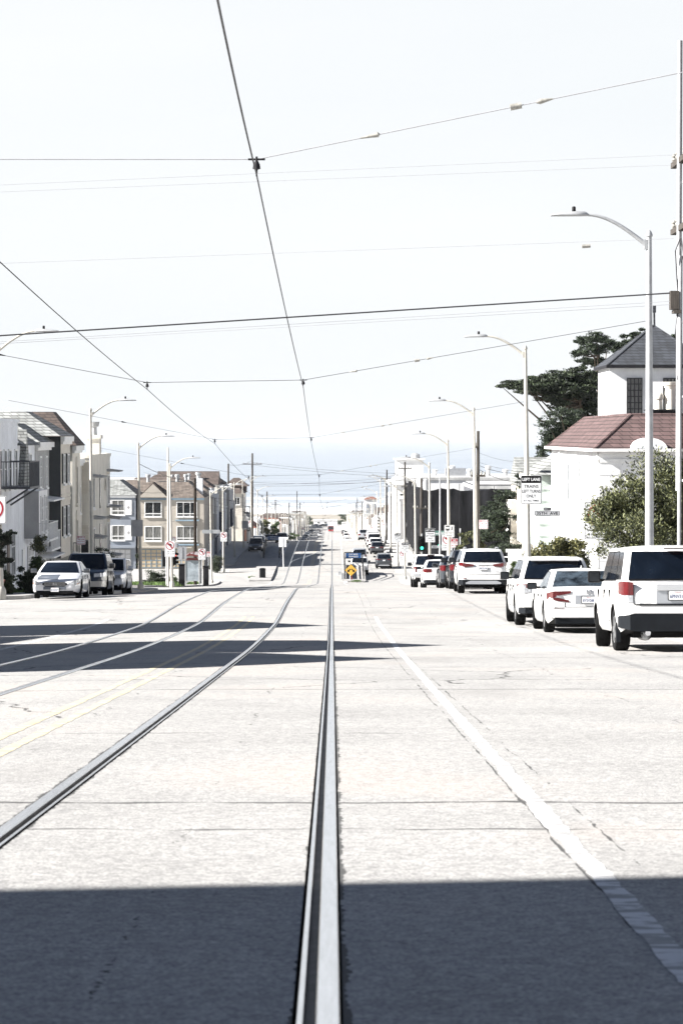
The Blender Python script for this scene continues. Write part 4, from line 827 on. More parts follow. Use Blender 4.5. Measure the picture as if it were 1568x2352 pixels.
LD = [89, 123, 154, 184, 244.6, 271, 302, 333, 364] + [395 + 31.5 * k for k in range(29)]
la.location = (RX, 57.5, GS(XR, 57.5)); la.rotation_euler = (0, R(-.3), 0); la['label'] = 'nearest street lamp on the right, tall grey pole before the red roof'
rl = random.Random(4); first = True
for i, D in enumerate(RD[1:]):
    lab = '%s street lamp along the right sidewalk counting from the nearest' % ORD[i + 1]
    p = (RX, D, GS(XR, D))
    if first: lb.location = p; lb['label'] = lab; first = False; o = lb
    else: o = dup(lb, p, 0, lab)
    o.rotation_euler = (R(rl.uniform(-.4, .4)), R(rl.uniform(-1.0, -.2)), 0)
for i, D in enumerate(LD):
    o = dup(lb, (LX, D, GS(XL, D)), R(180), '%s street lamp along the left sidewalk counting from the nearest' % ORD[i]); o.rotation_euler = (R(rl.uniform(-.3, .3)), R(rl.uniform(.2, 1.0)), R(180))
def utility_pole(label, px, D, top, m='wood', r=.16, arms=(), lat=None, zb=None, extra=None):
    p = P(px, 1176, D); x = lat if lat is not None else p.x; zb = E + zr(D) if zb is None else zb; zt = P(px, top, D).z if top is not None else extra
    t = thing('utility_pole', label, 'utility pole', (x, D, zb), 0, 'wooden utility poles'); h = zt - zb
    mb = MB(); mb.tube([(0, 0, -.3), (0, 0, h * .5), (0, 0, h)], [r, r * .9, r * .75], 10); mb.build('pole', m, t, smooth=60)
    for z, hw, ax in arms:
        mb = MB(); (mb.box(-hw, hw, -r - .1, -r + .02, h - z - .06, h - z + .06) if ax == 'x' else mb.box(-r - .1, -r + .02, -hw, hw, h - z - .06, h - z + .06)); c = mb.build('crossarm', 'wood', t)
        for k in (-.9, -.45, .45, .9):
            mb = MB(); o = (k * hw, -r - .04, 0) if ax == 'x' else (-r - .04, k * hw, 0); mb.lathe([(.03, h - z + .06), (.06, h - z + .12), (.035, h - z + .16), (.06, h - z + .2), (.02, h - z + .25)], o, n=8); mb.build('insulator', 'ceramic', c, smooth=50)
    return t, h
t, h = utility_pole('dark utility pole at the right picture edge with grey conduit', 1580, 52, None, 'darkwood', .15, ((2.95, 1.2, 'y'), (4.4, 1.2, 'y')), None, GS(XR, 52), E + 8.85)
mb = MB(); mb.tube([(-.20, -.02, 0), (-.20, -.02, h - 5)], .045, 8); mb.tube([(-.22, .06, 3), (-.22, .06, h - .4)], .055, 8); mb.build('conduit', 'galv', t, smooth=60)
for k, z in enumerate((3.2, 5, 6.6, 8.2, 9.6)): mb = MB(); mb.lathe([(.17, z), (.17, z + .05)], n=10); mb.build('strap', 'galv', t)
mb = MB(); zz = P(1556, 690, 52).z - t.location.z; mb.box(-.42, -.24, -.12, .12, zz - .2, zz + .2); mb.box(-.36, -.2, -.16, .16, zz - .28, zz - .21); mb.build('junction_box', 'wood', t)
mb = MB(); zb_ = P(1556, 545, 52).z - t.location.z; mb.tube([(-.2, 0, zb_), (-.32, -.1, zb_ - .3), (-.27, 0, zb_ - .9), (-.24, .05, zb_ - 1.3), (-.3, 0, zz + .2)], .014, 6); mb.tube([(-.2, 0, zb_ + .1), (-.16, -.2, zb_ - .4), (-.2, 0, zb_ - .6)], .012, 6); mb.tube([(-.24, 0, zz - .2), (-.28, .1, zz - .7), (-.18, .1, zz - 1.2), (-.25, 0, zz - 1.7)], .018, 6); mb.build('loose_cable', 'wire', t)
U = [('weathered wooden pole beside the third right street lamp', 1097, 135, 990, 'wood', .11, ((.9, .5, 'y'), (2.5, .4, 'x'))), ('wooden pole with white transformer in front of the black netting', 967, 245, 1099, 'wood', .15, ((3.0, .9, 'x'),)),
     ('dark wooden pole rising before the white stair tower', 929.5, 330, 1061, 'wood', .15, ((.9, .9, 'x'), (3.4, .5, 'x'))), ('tall dark pole with crossarm left of the white stair tower', 888, 422, 1079, 'darkwood', .15, ((1.6, 1.0, 'x'),)), ('dark pole beside the black vertical sign on the right', 873, 480, 1116, 'darkwood', .16, ()),
     ('brown wooden pole in front of the tan house', 448.5, 214, 1098, 'darkwood', .15, ()), ('tall wooden pole with crossarm at the beige corner house', 579.7, 379, 1041, 'wood', .18, ((1.7, 1.5, 'x'),)), ('grey wooden pole over the row houses on the left', 524.7, 350, 1065, 'wood', .16, ()),
     ('wooden pole beyond the left corner house', 613.4, 470, 1129, 'darkwood', .15, ()), ('wooden pole among the far left lamp posts', 632.5, 540, 1148, 'darkwood', .15, ((1, 1, 'x'),)), ('far left dark pole before the surf', 664, 710, 1155, 'darkwood', .18, ()), ('tall far left pole standing out against the sea', 682, 870, 1128, 'darkwood', .18, ()), ('thin far left pole right of the tall one', 688.5, 940, 1154, 'darkwood', .18, ((.8, 1, 'x'),)),
     ('far right tall pole left of the bell tower', 820.3, 921, 1143.6, 'darkwood', .18, ()), ('far right pole next to the tall one against the surf', 817, 980, 1154.6, 'darkwood', .16, ()), ('dark pole just left of the bell tower', 831, 775, 1152, 'darkwood', .17, ())]
for u in U:
    t, h = utility_pole(*u)
    if 'transformer' in u[0]: mb = MB(); mb.lathe([(.05, h - 1.2), (.3, h - 1.15), (.3, h - .15), (.2, h - .05)], (.48, 0, 0), n=12); mb.build('transformer', 'galv', t, smooth=40)
def steel_pole(label, px, D, top, r=.07, m='galv'):
    p = P(px, top, D); zb = GS(XL if px < 763 else XR, D); t = tag(MB().tube([(0, 0, 0), (0, 0, p.z - zb)], [r, r * .7], 10).build('steel_pole', m, None, smooth=60), label, 'pole'); t.location = (p.x, D, zb); return t
steel_pole('thin pale pole between two right lamp posts before the netting', 1010, 168, 1098); steel_pole('tall thin pale antenna pole beside the fourth left street lamp', 386, 182, 1028, .09, 'polepaint')
def wire(name, label, pts, r, m='wire', sag=0, cat='wire', group=None, n=10):
    mb = MB()
    for a, b in zip(pts[:-1], pts[1:]):
        a, b = Vector(a), Vector(b); mb.tube([a.lerp(b, k / n) - Vector((0, 0, sag * 4 * (k / n) * (1 - k / n))) for k in range(n + 1)], r, 6)
    return tag(mb.build(name, m, None, smooth=60), label, cat, group)
SP = [-8, 25.7] + RD
hw = {}
for lab, x in (('right trolley wire running down the street above the right track', -.75), ('left trolley wire running down the street above the left track', -4.45)):
    pts = []
    for i, D in enumerate([25.7 if d == -8 else d for d in SP[1:26]]): pts.append((x + (.06 if i % 2 else -.06), D, E + zr(D) + (5.78 if x > -2 else 5.72)))
    if x > -2: pts[0] = (-.80, 25.7, E + 2.76)
    else: pts[0] = (-4.5, 25.7, E + 2.76)
    pts.insert(0, (pts[0][0] + .15, 9, E + 2.74)); pts.insert(0, (x, -8, E + 5.1)); wire('trolley_wire', lab, pts, .0085, sag=.08, group='trolley wires'); hw[x] = pts
for i, D in enumerate(SP[1:15]):
    a, b = hw[-.75][i + 2], hw[-4.45][i + 2]; zR = E + zr(D) + 7.35; zL = zR
    m = 'wire_light' if i == 0 else 'wire'
    ends = [(RX - .05, D, zR), (a[0], D, a[2] + .16), (b[0], D, b[2] + .16), (LX + .05, D if D != 93 else 91, zL)]
    lab = 'span wire %s carrying the trolley wires over both tracks' % ('nearest the viewer' if i == 0 else 'at the %s right street lamp' % ORD[i - 1])
    t = wire('span_wire', lab, ends, .006 if i else .0055, m, cat='span wire', group='span wires')
    for px in (.27, .60, -.3):
        if px > 0: p = Vector(ends[1]).lerp(Vector(ends[0]), px * .55)
        else: p = Vector(ends[2]).lerp(Vector(ends[3]), .45)
        d = (Vector(ends[0]) - Vector(ends[1])).normalized() if px > 0 else (Vector(ends[3]) - Vector(ends[2])).normalized()
        mb = MB()
        if px == .60: mb.tube([p - d * .06, p + d * .06], .034, 8); mb.tube([p + d * .22, p + d * .26, p + d * .40], [.012, .03, .008], 8); mm = 'ceramic'
        else: mb.tube([p - d * .14, p - d * .02, p + d * .05, p + d * .07], [.008, .02, .03, .008], 8); mm = 'ceramic' if px > 0 else 'black'
        mb.build('insulator', mm, t, smooth=50)
    for q in (a, b):
        mb = MB(); mb.lathe([(.008, q[2] - .02), (.012, q[2] + .05), (.042, q[2] + .06), (.034, q[2] + .11), (.012, q[2] + .15), (.012, q[2] + .19)], (q[0], D, 0), n=10); mb.box(q[0] - .09, q[0] + .09, D - .008, D + .008, q[2] + .15, q[2] + .17); mb.build('hanger', 'iron', t, smooth=40)
def crosswire(label, l, r_, rad, m): 
    D = 52; k = (r_[1] - l[1]) / (r_[0] - l[0]); a = P(-572, l[1] - k * (572 + l[0]), D); b = P(*r_, D); return wire('utility_wire', label, [a, b], rad, m, group='utility wires crossing the street')
crosswire('thick black utility cable crossing high over the street', (0, 771), (1557, 672), .016, 'wire')
for l, r_, lab, m in (((0, 785), (1556, 691), 'thin utility wire just below the thick black cable', 'wire_light'), ((0, 789.6), (1556, 698.5), 'lower of two thin wires below the thick black cable', 'wire_light'), ((0, 425), (1545, 356), 'upper faint high wire at the top crossarm', 'wire_light'), ((0, 441), (1545, 379), 'lower faint high wire at the top crossarm', 'wire_light'), ((0, 605), (1545, 548), 'faint wire with a single insulator midway up the sky', 'wire_light')):
    o = crosswire(lab, l, r_, .003 if 'faint' in lab else .0042, m)
    if 'single' in lab: p = P(1345, 566, 52); mb = MB(); mb.tube([p - Vector((.09, 0, 0)), p + Vector((.09, 0, .01))], .04, 8); mb.build('insulator', 'ceramic', o, smooth=40)
dw = [((580, 1062, 379), (929, 1088, 330)), ((580, 1108, 379), (888, 1106, 422)), ((560, 1113, 379), (929, 1094, 330)), ((580, 1116, 379), (967, 1098, 245)), ((580, 1068, 379), (1010, 1100, 340)), ((525, 1068, 350), (579, 1058, 379)), ((448, 1105, 214), (316, 1063, 154))]
for i, (a, b) in enumerate(dw): wire('utility_wire', '%s of the dark wires crossing low over the sea view, from the top' % ORD[i], [P(*a), P(*b)], .02, 'wire', .3, group='utility wires over the far street')
dw = [((1099, 1040, 135), (1235, 1058, 141)), ((1099, 1062, 135), (1300, 1090, 145)), ((1099, 1069, 135), (1225, 1083, 139)), ((1099, 1078, 135), (1215, 1108, 137))]
for i, (a, b) in enumerate(dw): wire('utility_wire', '%s wire down from the weathered pole to the houses on the right' % ORD[i], [P(*a), P(*b)], .014 if i > 1 else .007, 'wire', .25, group='service wires on the right')
dw = [((448, 1120, 214), (250, 1118, 200)), ((448, 1150, 214), (300, 1176, 260)), ((448, 1176, 214), (320, 1205, 270)), ((448, 1120, 214), (560, 1170, 385)), ((203, 1040, 122), (567, 1105, 127))]
for i, (a, b) in enumerate(dw[:4]): wire('utility_wire', '%s wire from the brown pole in front of the tan house' % ORD[i], [P(*a), P(*b)], .013, 'wire', .5, group='service wires on the left')
# --- signs
def rr(w, h, r=.05, n=4, cx=0, cz=0):
    out = []
    for sx, sz, a0 in ((1, 1, 0), (-1, 1, 90), (-1, -1, 180), (1, -1, 270)):
        for k in range(n + 1): a = R(a0 + 90 * k / n); out.append((cx + sx * (w / 2 - r) + r * math.cos(a), cz + sz * (h / 2 - r) + r * math.sin(a)))
    return out
SM = ['signwhite', 'ink', 'signred', 'signgreen', 'signback', 'signblue', 'signyellow', 'signpale']
def plate(mb, w, h, border=True, face=0, edge=1):
    mb.mi(face).prism(rr(w, h), 'y', 0, .004)
    if border: mb.mi(edge).prism(rr(w - .03, h - .03, .045), 'y', -.003, -.0005); mb.mi(face).prism(rr(w - .06, h - .06, .04), 'y', -.006, -.0035)
    for z in (h / 2 - .04, -h / 2 + .04): mb.mi(4).lathe([(.012, -.009), (.012, -.0065)], (0, 0, z), 'y', 8)
def noleft(mb, w, h, times=True):
    r1 = w * .40; cz = h / 2 - w * .47; r0 = r1 * .83
    mb.mi(1)
    s = r1
    mb.prism([(s * x, cz + s * z) for x, z in ((.22, -.62), (.46, -.62), (.46, .22), (.30, .40), (-.10, .40), (-.10, .62), (-.60, .26), (-.10, -.10), (-.10, .12), (.16, .12), (.22, .06))], 'y', -.009, -.0065)
    n = 32; mb.mi(2); rows = [[(q * math.cos(2 * math.pi * k / n), -.012, cz + q * math.sin(2 * math.pi * k / n)) for k in range(n)] for q in (r1, r0)]; mb.grid(rows, True)
    d = r0 * .98; a = .09 * r1; mb.prism([(-d * .707 - a, cz + d * .707 - a), (-d * .707 + a, cz + d * .707 + a), (d * .707 + a, cz - d * .707 + a), (d * .707 - a, cz - d * .707 - a)], 'y', -.0115, -.0095)
    if times and h > w * 1.25:
        mb.mi(1); z = cz - r1
        for i, tx in enumerate(('7 AM - 9 AM', '4 PM - 6 PM')): mb.text(tx, 0, z - .10 * h - i * .105 * h, h=.055 * h, w=w * .78, y=-.008, bold=.012)
        mb.text('EXCEPT SAT & SUN', 0, z - .285 * h, h=.035 * h, w=w * .8, y=-.008)
def sign(label, kind, px, py, D, w, h, post=False, cat='traffic sign', name='traffic_sign', txt=None, group=None):
    p = P(px, py, D); t = thing(name, label, cat, p, 0, group); mb = MB()
    if kind == 'leftlane':
        plate(mb, w, h); mb.mi(1).prism(rr(w - .04, h * .25, .04, cz=h * .36), 'y', -.009, -.0065); mb.mi(0).text('LEFT LANE', 0, h * .36, h=h * .105, w=w * .84, y=-.011, bold=.02); mb.mi(1)
        for s_, z, q, hh in (('TRAINS', .12, .68, .11), ('LEFT TURNS', -.05, .88, .11), ('ONLY', -.215, .46, .11), ('AT ALL TIMES', -.375, .74, .06)): mb.text(s_, 0, z * h, h=hh * h, w=w * q, y=-.008, bold=.015)
    elif kind == 'noleft': plate(mb, w, h); noleft(mb, w, h)
    elif kind == 'nopark':
        plate(mb, w, h, True, 0, 2); mb.mi(2).prism(rr(w * .26, h * .24, .01, cx=-w * .33, cz=h * .34), 'y', -.009, -.0065); mb.mi(0).text('NO', -w * .33, h * .34, h=h * .17, w=w * .22, y=-.011, bold=.02); mb.mi(2).text('PARKING', w * .14, h * .34, h=h * .13, w=w * .62, y=-.008, bold=.015)
        for s_, z, q, hh in txt: mb.text(s_, 0, z * h, h=hh * h, w=w * q, y=-.008, bold=.01)
    elif kind == 'nostop':
        plate(mb, w, h, True, 0, 2); mb.mi(2).prism(rr(w * .84, h * .26, .02, cz=h * .30), 'y', -.009, -.0065); mb.mi(0).text('NO', 0, h * .30, h=h * .17, w=w * .4, y=-.011, bold=.02); mb.mi(2)
        for s_, z, q, hh in txt: mb.text(s_, 0, z * h, h=hh * h, w=w * q, y=-.008, bold=.01)
    elif kind == 'street': plate(mb, w, h, True, 7); mb.mi(1).text(txt, 0, 0, h=h * .52, w=w * .84, y=-.008, bold=.02)
    elif kind == 'number': plate(mb, w, h, True, 7); mb.mi(1).text('1400', w * .14, 0, h=h * .5, w=w * .52, y=-.008, bold=.02); mb.prism([(-w * .38, 0), (-w * .28, h * .17), (-w * .28, h * .05), (-w * .16, h * .05), (-w * .16, -h * .05), (-w * .28, -h * .05), (-w * .28, -h * .17)], 'y', -.009, -.0065)
    elif kind == 'green': plate(mb, w, h, True, 3, 0); mb.mi(0).text(txt, 0, 0, h=h * .55, w=w * .82, y=-.008, bold=.02)
    elif kind == 'back': mb.mi(4).prism(rr(w, h), 'y', 0, .004); mb.box(-.03, .03, -.03, -.001, -h / 2 + .05, h / 2 - .05)
    elif kind == 'train':
        plate(mb, w, h); mb.mi(1).prism(rr(w * .42, h * .34, .05, cx=-w * .17, cz=h * .24), 'y', -.009, -.0065); mb.mi(0).prism(rr(w * .36, h * .13, .02, cx=-w * .17, cz=h * .27), 'y', -.012, -.0095); mb.lathe([(.02, -.012), (.02, -.0095)], (-w * .28, 0, h * .13), 'y', 8); mb.lathe([(.02, -.012), (.02, -.0095)], (-w * .06, 0, h * .13), 'y', 8)
        mb.mi(1).box(-w * .27, -w * .07, -.009, -.0065, h * .42, h * .44)
        for k in range(3): q = .2 + k * .07; mb.box(-w * (.17 + q / 2), -w * (.17 - q / 2), -.009, -.0065, h * (.05 - k * .035), h * (.065 - k * .035))
        mb.lathe([(.028, -.009), (.028, -.0065)], (w * .25, 0, h * .36), 'y', 10); mb.prism([(w * (.25 + x), h * z) for x, z in ((-.03, .33), (.03, .33), (.10, .24), (.08, .22), (.03, .27), (.03, .19), (.10, .06), (.06, .05), (0, .15), (-.07, .05), (-.11, .06), (-.04, .2), (-.03, .27), (-.09, .22), (-.10, .24))], 'y', -.009, -.0065)
        mb.text('DO NOT', 0, -h * .14, h=h * .13, w=w * .80, y=-.008, bold=.015); mb.text('PASS', 0, -h * .34, h=h * .13, w=w * .52, y=-.008, bold=.015)
    elif kind == 'diamond':
        q = w / math.sqrt(2); mb.mi(1).prism([(q, 0), (0, q), (-q, 0), (0, -q)], 'y', 0, .004); q -= .035; mb.mi(6).prism([(q, 0), (0, q), (-q, 0), (0, -q)], 'y', -.004, -.0005); mb.mi(1)
        for s_ in (-1, 1):
            pts = [(.02, .11), (.10, .19), (.30, -.01), (.38, .07), (.41, -.21), (.13, -.18), (.21, -.10)]
            mb.prism([(s_ * x * w, z * w) for x, z in pts], 'y', -.008, -.0055)
        for z in (q - .12, -q + .12): mb.lathe([(.02, -.009), (.02, -.0055)], (0, 0, z), 'y', 8)
    mb.build('sign_panel', SM, t)
    if post: mb = MB(); zb = GS(XL if px < 763 else XR, D) - p.z; mb.tube([(0, .035, zb), (0, .035, h / 2 - .02)], post if isinstance(post, float) else .03, 8); mb.build('post', 'galv', t, smooth=50)
    return t
GS_ = 'left lane train signs'
sign('large LEFT LANE trains sign on the second right lamp post above 35th Ave', 'leftlane', 1219, 1125, 92.85, .81, 1.11, group=GS_)
sign('35TH AVE street name sign on the second right lamp post', 'street', 1256, 1179, 92.8, .98, .215, cat='street sign', name='street_sign', txt='35TH  AVE')
sign('small 1400 block number plate above the 35TH AVE sign', 'number', 1256, 1169, 92.8, .31, .12, cat='street sign', name='number_plate')
sign('no left turn sign half hidden by the big olive bush', 'noleft', 1374, 1196, 77, .92, 1.22, True)
sign('LEFT LANE trains sign above the traffic light and 36th Ave sign', 'leftlane', 987.5, 1229.5, 186.8, .76, 1.1, group=GS_); sign('green street name sign partly hidden behind the LEFT LANE sign', 'green', 1004, 1224.5, 187.6, 1.9, .36, cat='street sign', name='street_sign', txt='Sunset Blvd')
sign('36th Ave street name sign beside the pickup truck', 'street', 1004, 1256, 186.5, .95, .22, cat='street sign', name='street_sign', txt='36th  Ave')
sign('white DO NOT PASS sign with a train and walking figure', 'train', 1031.3, 1220, 155.8, .66, .80); sign('large no left turn sign behind the DO NOT PASS sign', 'noleft', 1026, 1246, 184, .84, 1.24, True)
sign('red and white NO STOPPING ANY TIME sign right of the no left turn sign', 'nostop', 1043, 1247.5, 162, .48, .62, True, txt=(('STOPPING', .02, .8, .16), ('ANY TIME', -.25, .8, .16)))
NPT = (('7AM - 8AM', .1, .72, .14), ('MON and THUR', -.14, .86, .13), ('STREET CLEANING', -.37, .86, .08))
sign('NO PARKING MON and THUR street cleaning sign on the third right lamp post', 'nopark', 1109.5, 1204.5, 126.8, .48, .48, txt=NPT); sign('NO PARKING TUESDAY FRIDAY sign on the left lamp post by the art deco house', 'nopark', 186.5, 1241, 122.7, .46, .45, txt=(('7AM TO 8AM', .1, .72, .14), ('TUESDAY FRIDAY', -.14, .86, .13), ('STREET CLEANING', -.37, .86, .08)))
sign('LEFT LANE trains sign on a thin grey post with a no left turn sign behind', 'leftlane', 930, 1258, 250.7, .76, 1.1, group=GS_); sign('no left turn sign partly behind the thin grey post on the right', 'noleft', 923.5, 1275, 252, .62, .92, True)
sign('LEFT LANE trains sign on the slanted pale lamp post at the 37th avenue corner', 'leftlane', 911.5, 1235, 278.7, .76, 1.05, group=GS_); sign('faint LEFT LANE trains sign beside the black vertical sign', 'leftlane', 875, 1181.5, 397.5, .76, 1.05, True, group=GS_); sign('faint no left turn sign below the far LEFT LANE sign', 'noleft', 882, 1209, 402, .78, 1.1, True); sign('smaller faint no left turn sign past the far parked cars on the right', 'noleft', 854, 1214, 500, .62, .92, True)
sign('no left turn sign cut off by the left picture edge', 'noleft', -16, 1171, 82, .92, .95, True)
t = sign('no left turn sign with hours on the tall pale pole by the shelter', 'noleft', 390.5, 1260.5, 181.8, .79, 1.23); sign('small no left turn sign on a post right of the shelter', 'noleft', 464, 1273, 190, .61, .90, True); sign('no left turn sign on the pale post beyond the tan house', 'noleft', 514, 1233, 270.7, .76, 1.09)
for px, py, D, lab in ((575.6, 1203, 379, 'no left turn sign on the tall wooden pole at the corner house'), (619.5, 1226, 520, 'no left turn sign before the left street trees'), (645.4, 1226, 640, 'far no left turn sign right of the left street trees'), (661.5, 1236, 660, 'tiny no left turn sign low beside the far lamp posts'), (695.5, 1214, 900, 'distant no left turn sign by the far left parked cars')): sign(lab, 'noleft', px, py, D, .76, 1.05, True)
sign('plain grey back of a sign on the third left street lamp', 'back', 315, 1213, 153.7, .76, 1.06); sign('large square grey sign back beside the shelter', 'back', 418.5, 1270, 191, .72, 1.03, True); sign('small grey sign back above the large square one', 'back', 406, 1252, 188, .3, .4); sign('long pale back of a street name sign by the tan house corner', 'back', 485, 1221, 244.3, 1.8, .38)
sign('small red and white no parking sign by the second black cabinet', 'nostop', 479, 1273, 200, .30, .45, True, txt=(('ANY', .02, .5, .16), ('TIME', -.25, .6, .16))); sign('no parking plate above the no left turn sign on the pale pole', 'nopark', 398, 1238, 184, .42, .36, txt=(('7AM TO 8AM', .05, .7, .14),)); sign('grey sign back on the far left lamp post before the corner house', 'back', 563, 1205, 330, .9, 1.05)
t = sign('yellow diamond sign with two black arrows on the boarding island', 'diamond', 805.8, 1309.6, 249, .92, .92)
mb = MB(); mb.tube([(-.09, .03, -1.6), (-.09, .03, -.45)], .035, 8); mb.mi(1).tube([(.07, .06, -1.6), (.07, .06, -.45)], .045, 8); mb.build('post', ['trim', 'signred'], t, smooth=50)
t = thing('hanging_sign', 'black vertical shop sign lettered in white on the right', 'shop sign', P(868.5, 1202, 513)); mb = MB(); mb.box(-.40, .40, 0, .25, -2.5, 2.5); mb.mi(1)
for k, chh in enumerate(('C', 'A', 'N', None, 'N', 'A')):
    if chh: mb.text(chh, 0, 1.55 - k * .66, h=.46, y=-.01, bold=.03)
    else: mb.mi(2).box(-.25, .25, -.02, -.001, 1.55 - k * .66 - .2, 1.55 - k * .66 + .2); mb.mi(1)
mb.build('sign_panel', ['ink', 'signwhite', 's_beige'], t); mb = MB(); mb.box(.4, 1.6, .1, .18, 1.9, 2.0); mb.box(.4, 1.6, .1, .18, -2, -1.9); mb.build('bracket', 'iron', t)
def traffic_light(label, px, py, D, lit=None, back=False, post=True):
    p = P(px, py, D); t = thing('traffic_light', label, 'traffic light', p, R(180) if back else 0); mb = MB(); mb.box(-.18, .18, 0, .2, -.5, .5); mb.box(-.30, .30, .201, .215, -.6, .6); mb.build('housing', 'black', t, bevel=.02)
    for k, c in enumerate(('red', 'amber', 'green')):
        mb = MB(); mb.lathe([(.12, -.02), (.12, -.001)], (0, 0, .32 - .32 * k), 'y', 14); l_ = mb.build('lens', M['lit_' + c] if lit == c else 'ink', t)
        mb = MB(); rows = [[(.14 * math.cos(a), y_, .32 - .32 * k + .14 * math.sin(a)) for a in [R(-20 + 220 * q / 10) for q in range(11)]] for y_ in (0, -.2)]; mb.grid(rows); mb.build('visor', 'black', l_)
    if post: mb = MB(); zb = GS(XL if px < 763 else XR, D) - p.z; mb.tube([(0, .26, zb), (0, .26, .8)], .055, 8); mb.build('post', 'galv', t, smooth=50)
    return t
M['lit_green'] = emit('lit_green', (.05, .9, .55), .9); M['lit_red'] = emit('lit_red', (.9, .05, .04), 1.5); M['lit_amber'] = M['amber']
traffic_light('traffic light showing green left of the LEFT LANE sign', 968.5, 1249.5, 190, 'green'); traffic_light('traffic light seen from behind right of the no stopping sign', 1056, 1240, 165, None, True); traffic_light('traffic light half hidden behind the LEFT LANE sign', 1009, 1244, 192, 'green'); traffic_light('traffic light seen from behind at the pole by the shelter', 383, 1283, 186, None, True); t = traffic_light('traffic light facing sideways with red glow beside the shelter pole', 404, 1283, 187.5, 'red'); t.rotation_euler = (0, 0, R(80))
# ------------------------------------------------------------------ cars (local: origin on the ground under the rear bumper, +y is forward)
PROF = [(0, 0), (.80, 0), (.92, .03), (.975, .13), (.995, .34), (1.0, .50), (.992, .68), (.972, .84), (.945, .945), (.89, .988), (.75, 1.0), (.4, 1.012), (0, 1.018)]
BASE = dict(clr=.24, tw=.22, crr=.17, crf=.2, wbf=.945, wtf=.78, bulge=.10, steer=0, glass='glass', rails=False, mirror='black', mh=.2, cladding=None, rearw=(.16, .88), roof=None, wheelcol='alloy', cowl=.05)
TYPES = dict(
    suv=dict(L=4.65, W=1.86, H=1.70, wb=2.66, ro=1.0, wr=.355, zbelt=1.08, top=[(0, .98), (.12, 1.08), (2.9, 1.08), (3.5, 1.05), (4.2, .97), (4.55, .84), (4.65, .70)], gh=(.10, .42, 2.75, 3.42)),
    sedan=dict(L=4.85, W=1.84, H=1.45, wb=2.8, ro=1.05, wr=.325, clr=.19, zbelt=.96, top=[(0, .90), (.08, 1.0), (.3, 1.03), (.8, 1.0), (2.9, .96), (3.6, .93), (4.3, .82), (4.75, .68), (4.85, .56)], gh=(.52, 1.35, 2.55, 3.5), wtf=.70, bulge=.14, mh=.16),
    van=dict(L=5.0, W=1.95, H=1.76, wb=3.0, ro=1.0, wr=.34, zbelt=1.05, top=[(0, .95), (.1, 1.05), (3.6, 1.05), (4.2, .98), (4.8, .82), (5.0, .66)], gh=(.08, .32, 3.0, 4.1)),
    box=dict(L=4.25, W=1.76, H=1.64, wb=2.6, ro=.75, wr=.32, zbelt=1.02, top=[(0, .95), (.08, 1.02), (3.2, 1.02), (3.9, .95), (4.15, .86), (4.25, .66)], gh=(.05, .18, 2.85, 3.35), wtf=.86),
    pickup=dict(L=5.7, W=2.0, H=1.88, wb=3.55, ro=1.2, wr=.39, tw=.28, clr=.42, zbelt=1.22, top=[(0, 1.20), (.06, 1.24), (2.0, 1.24), (4.2, 1.22), (5.3, 1.13), (5.6, 1.02), (5.7, .85)], gh=(2.0, 2.2, 3.5, 4.25), crr=.06, wtf=.80))
def interp(tab, y):
    for (a, za), (b, zb) in zip(tab[:-1], tab[1:]):
        if y <= b: return za + (zb - za) * max(0, min(1, (y - a) / (b - a)))
    return tab[-1][1]
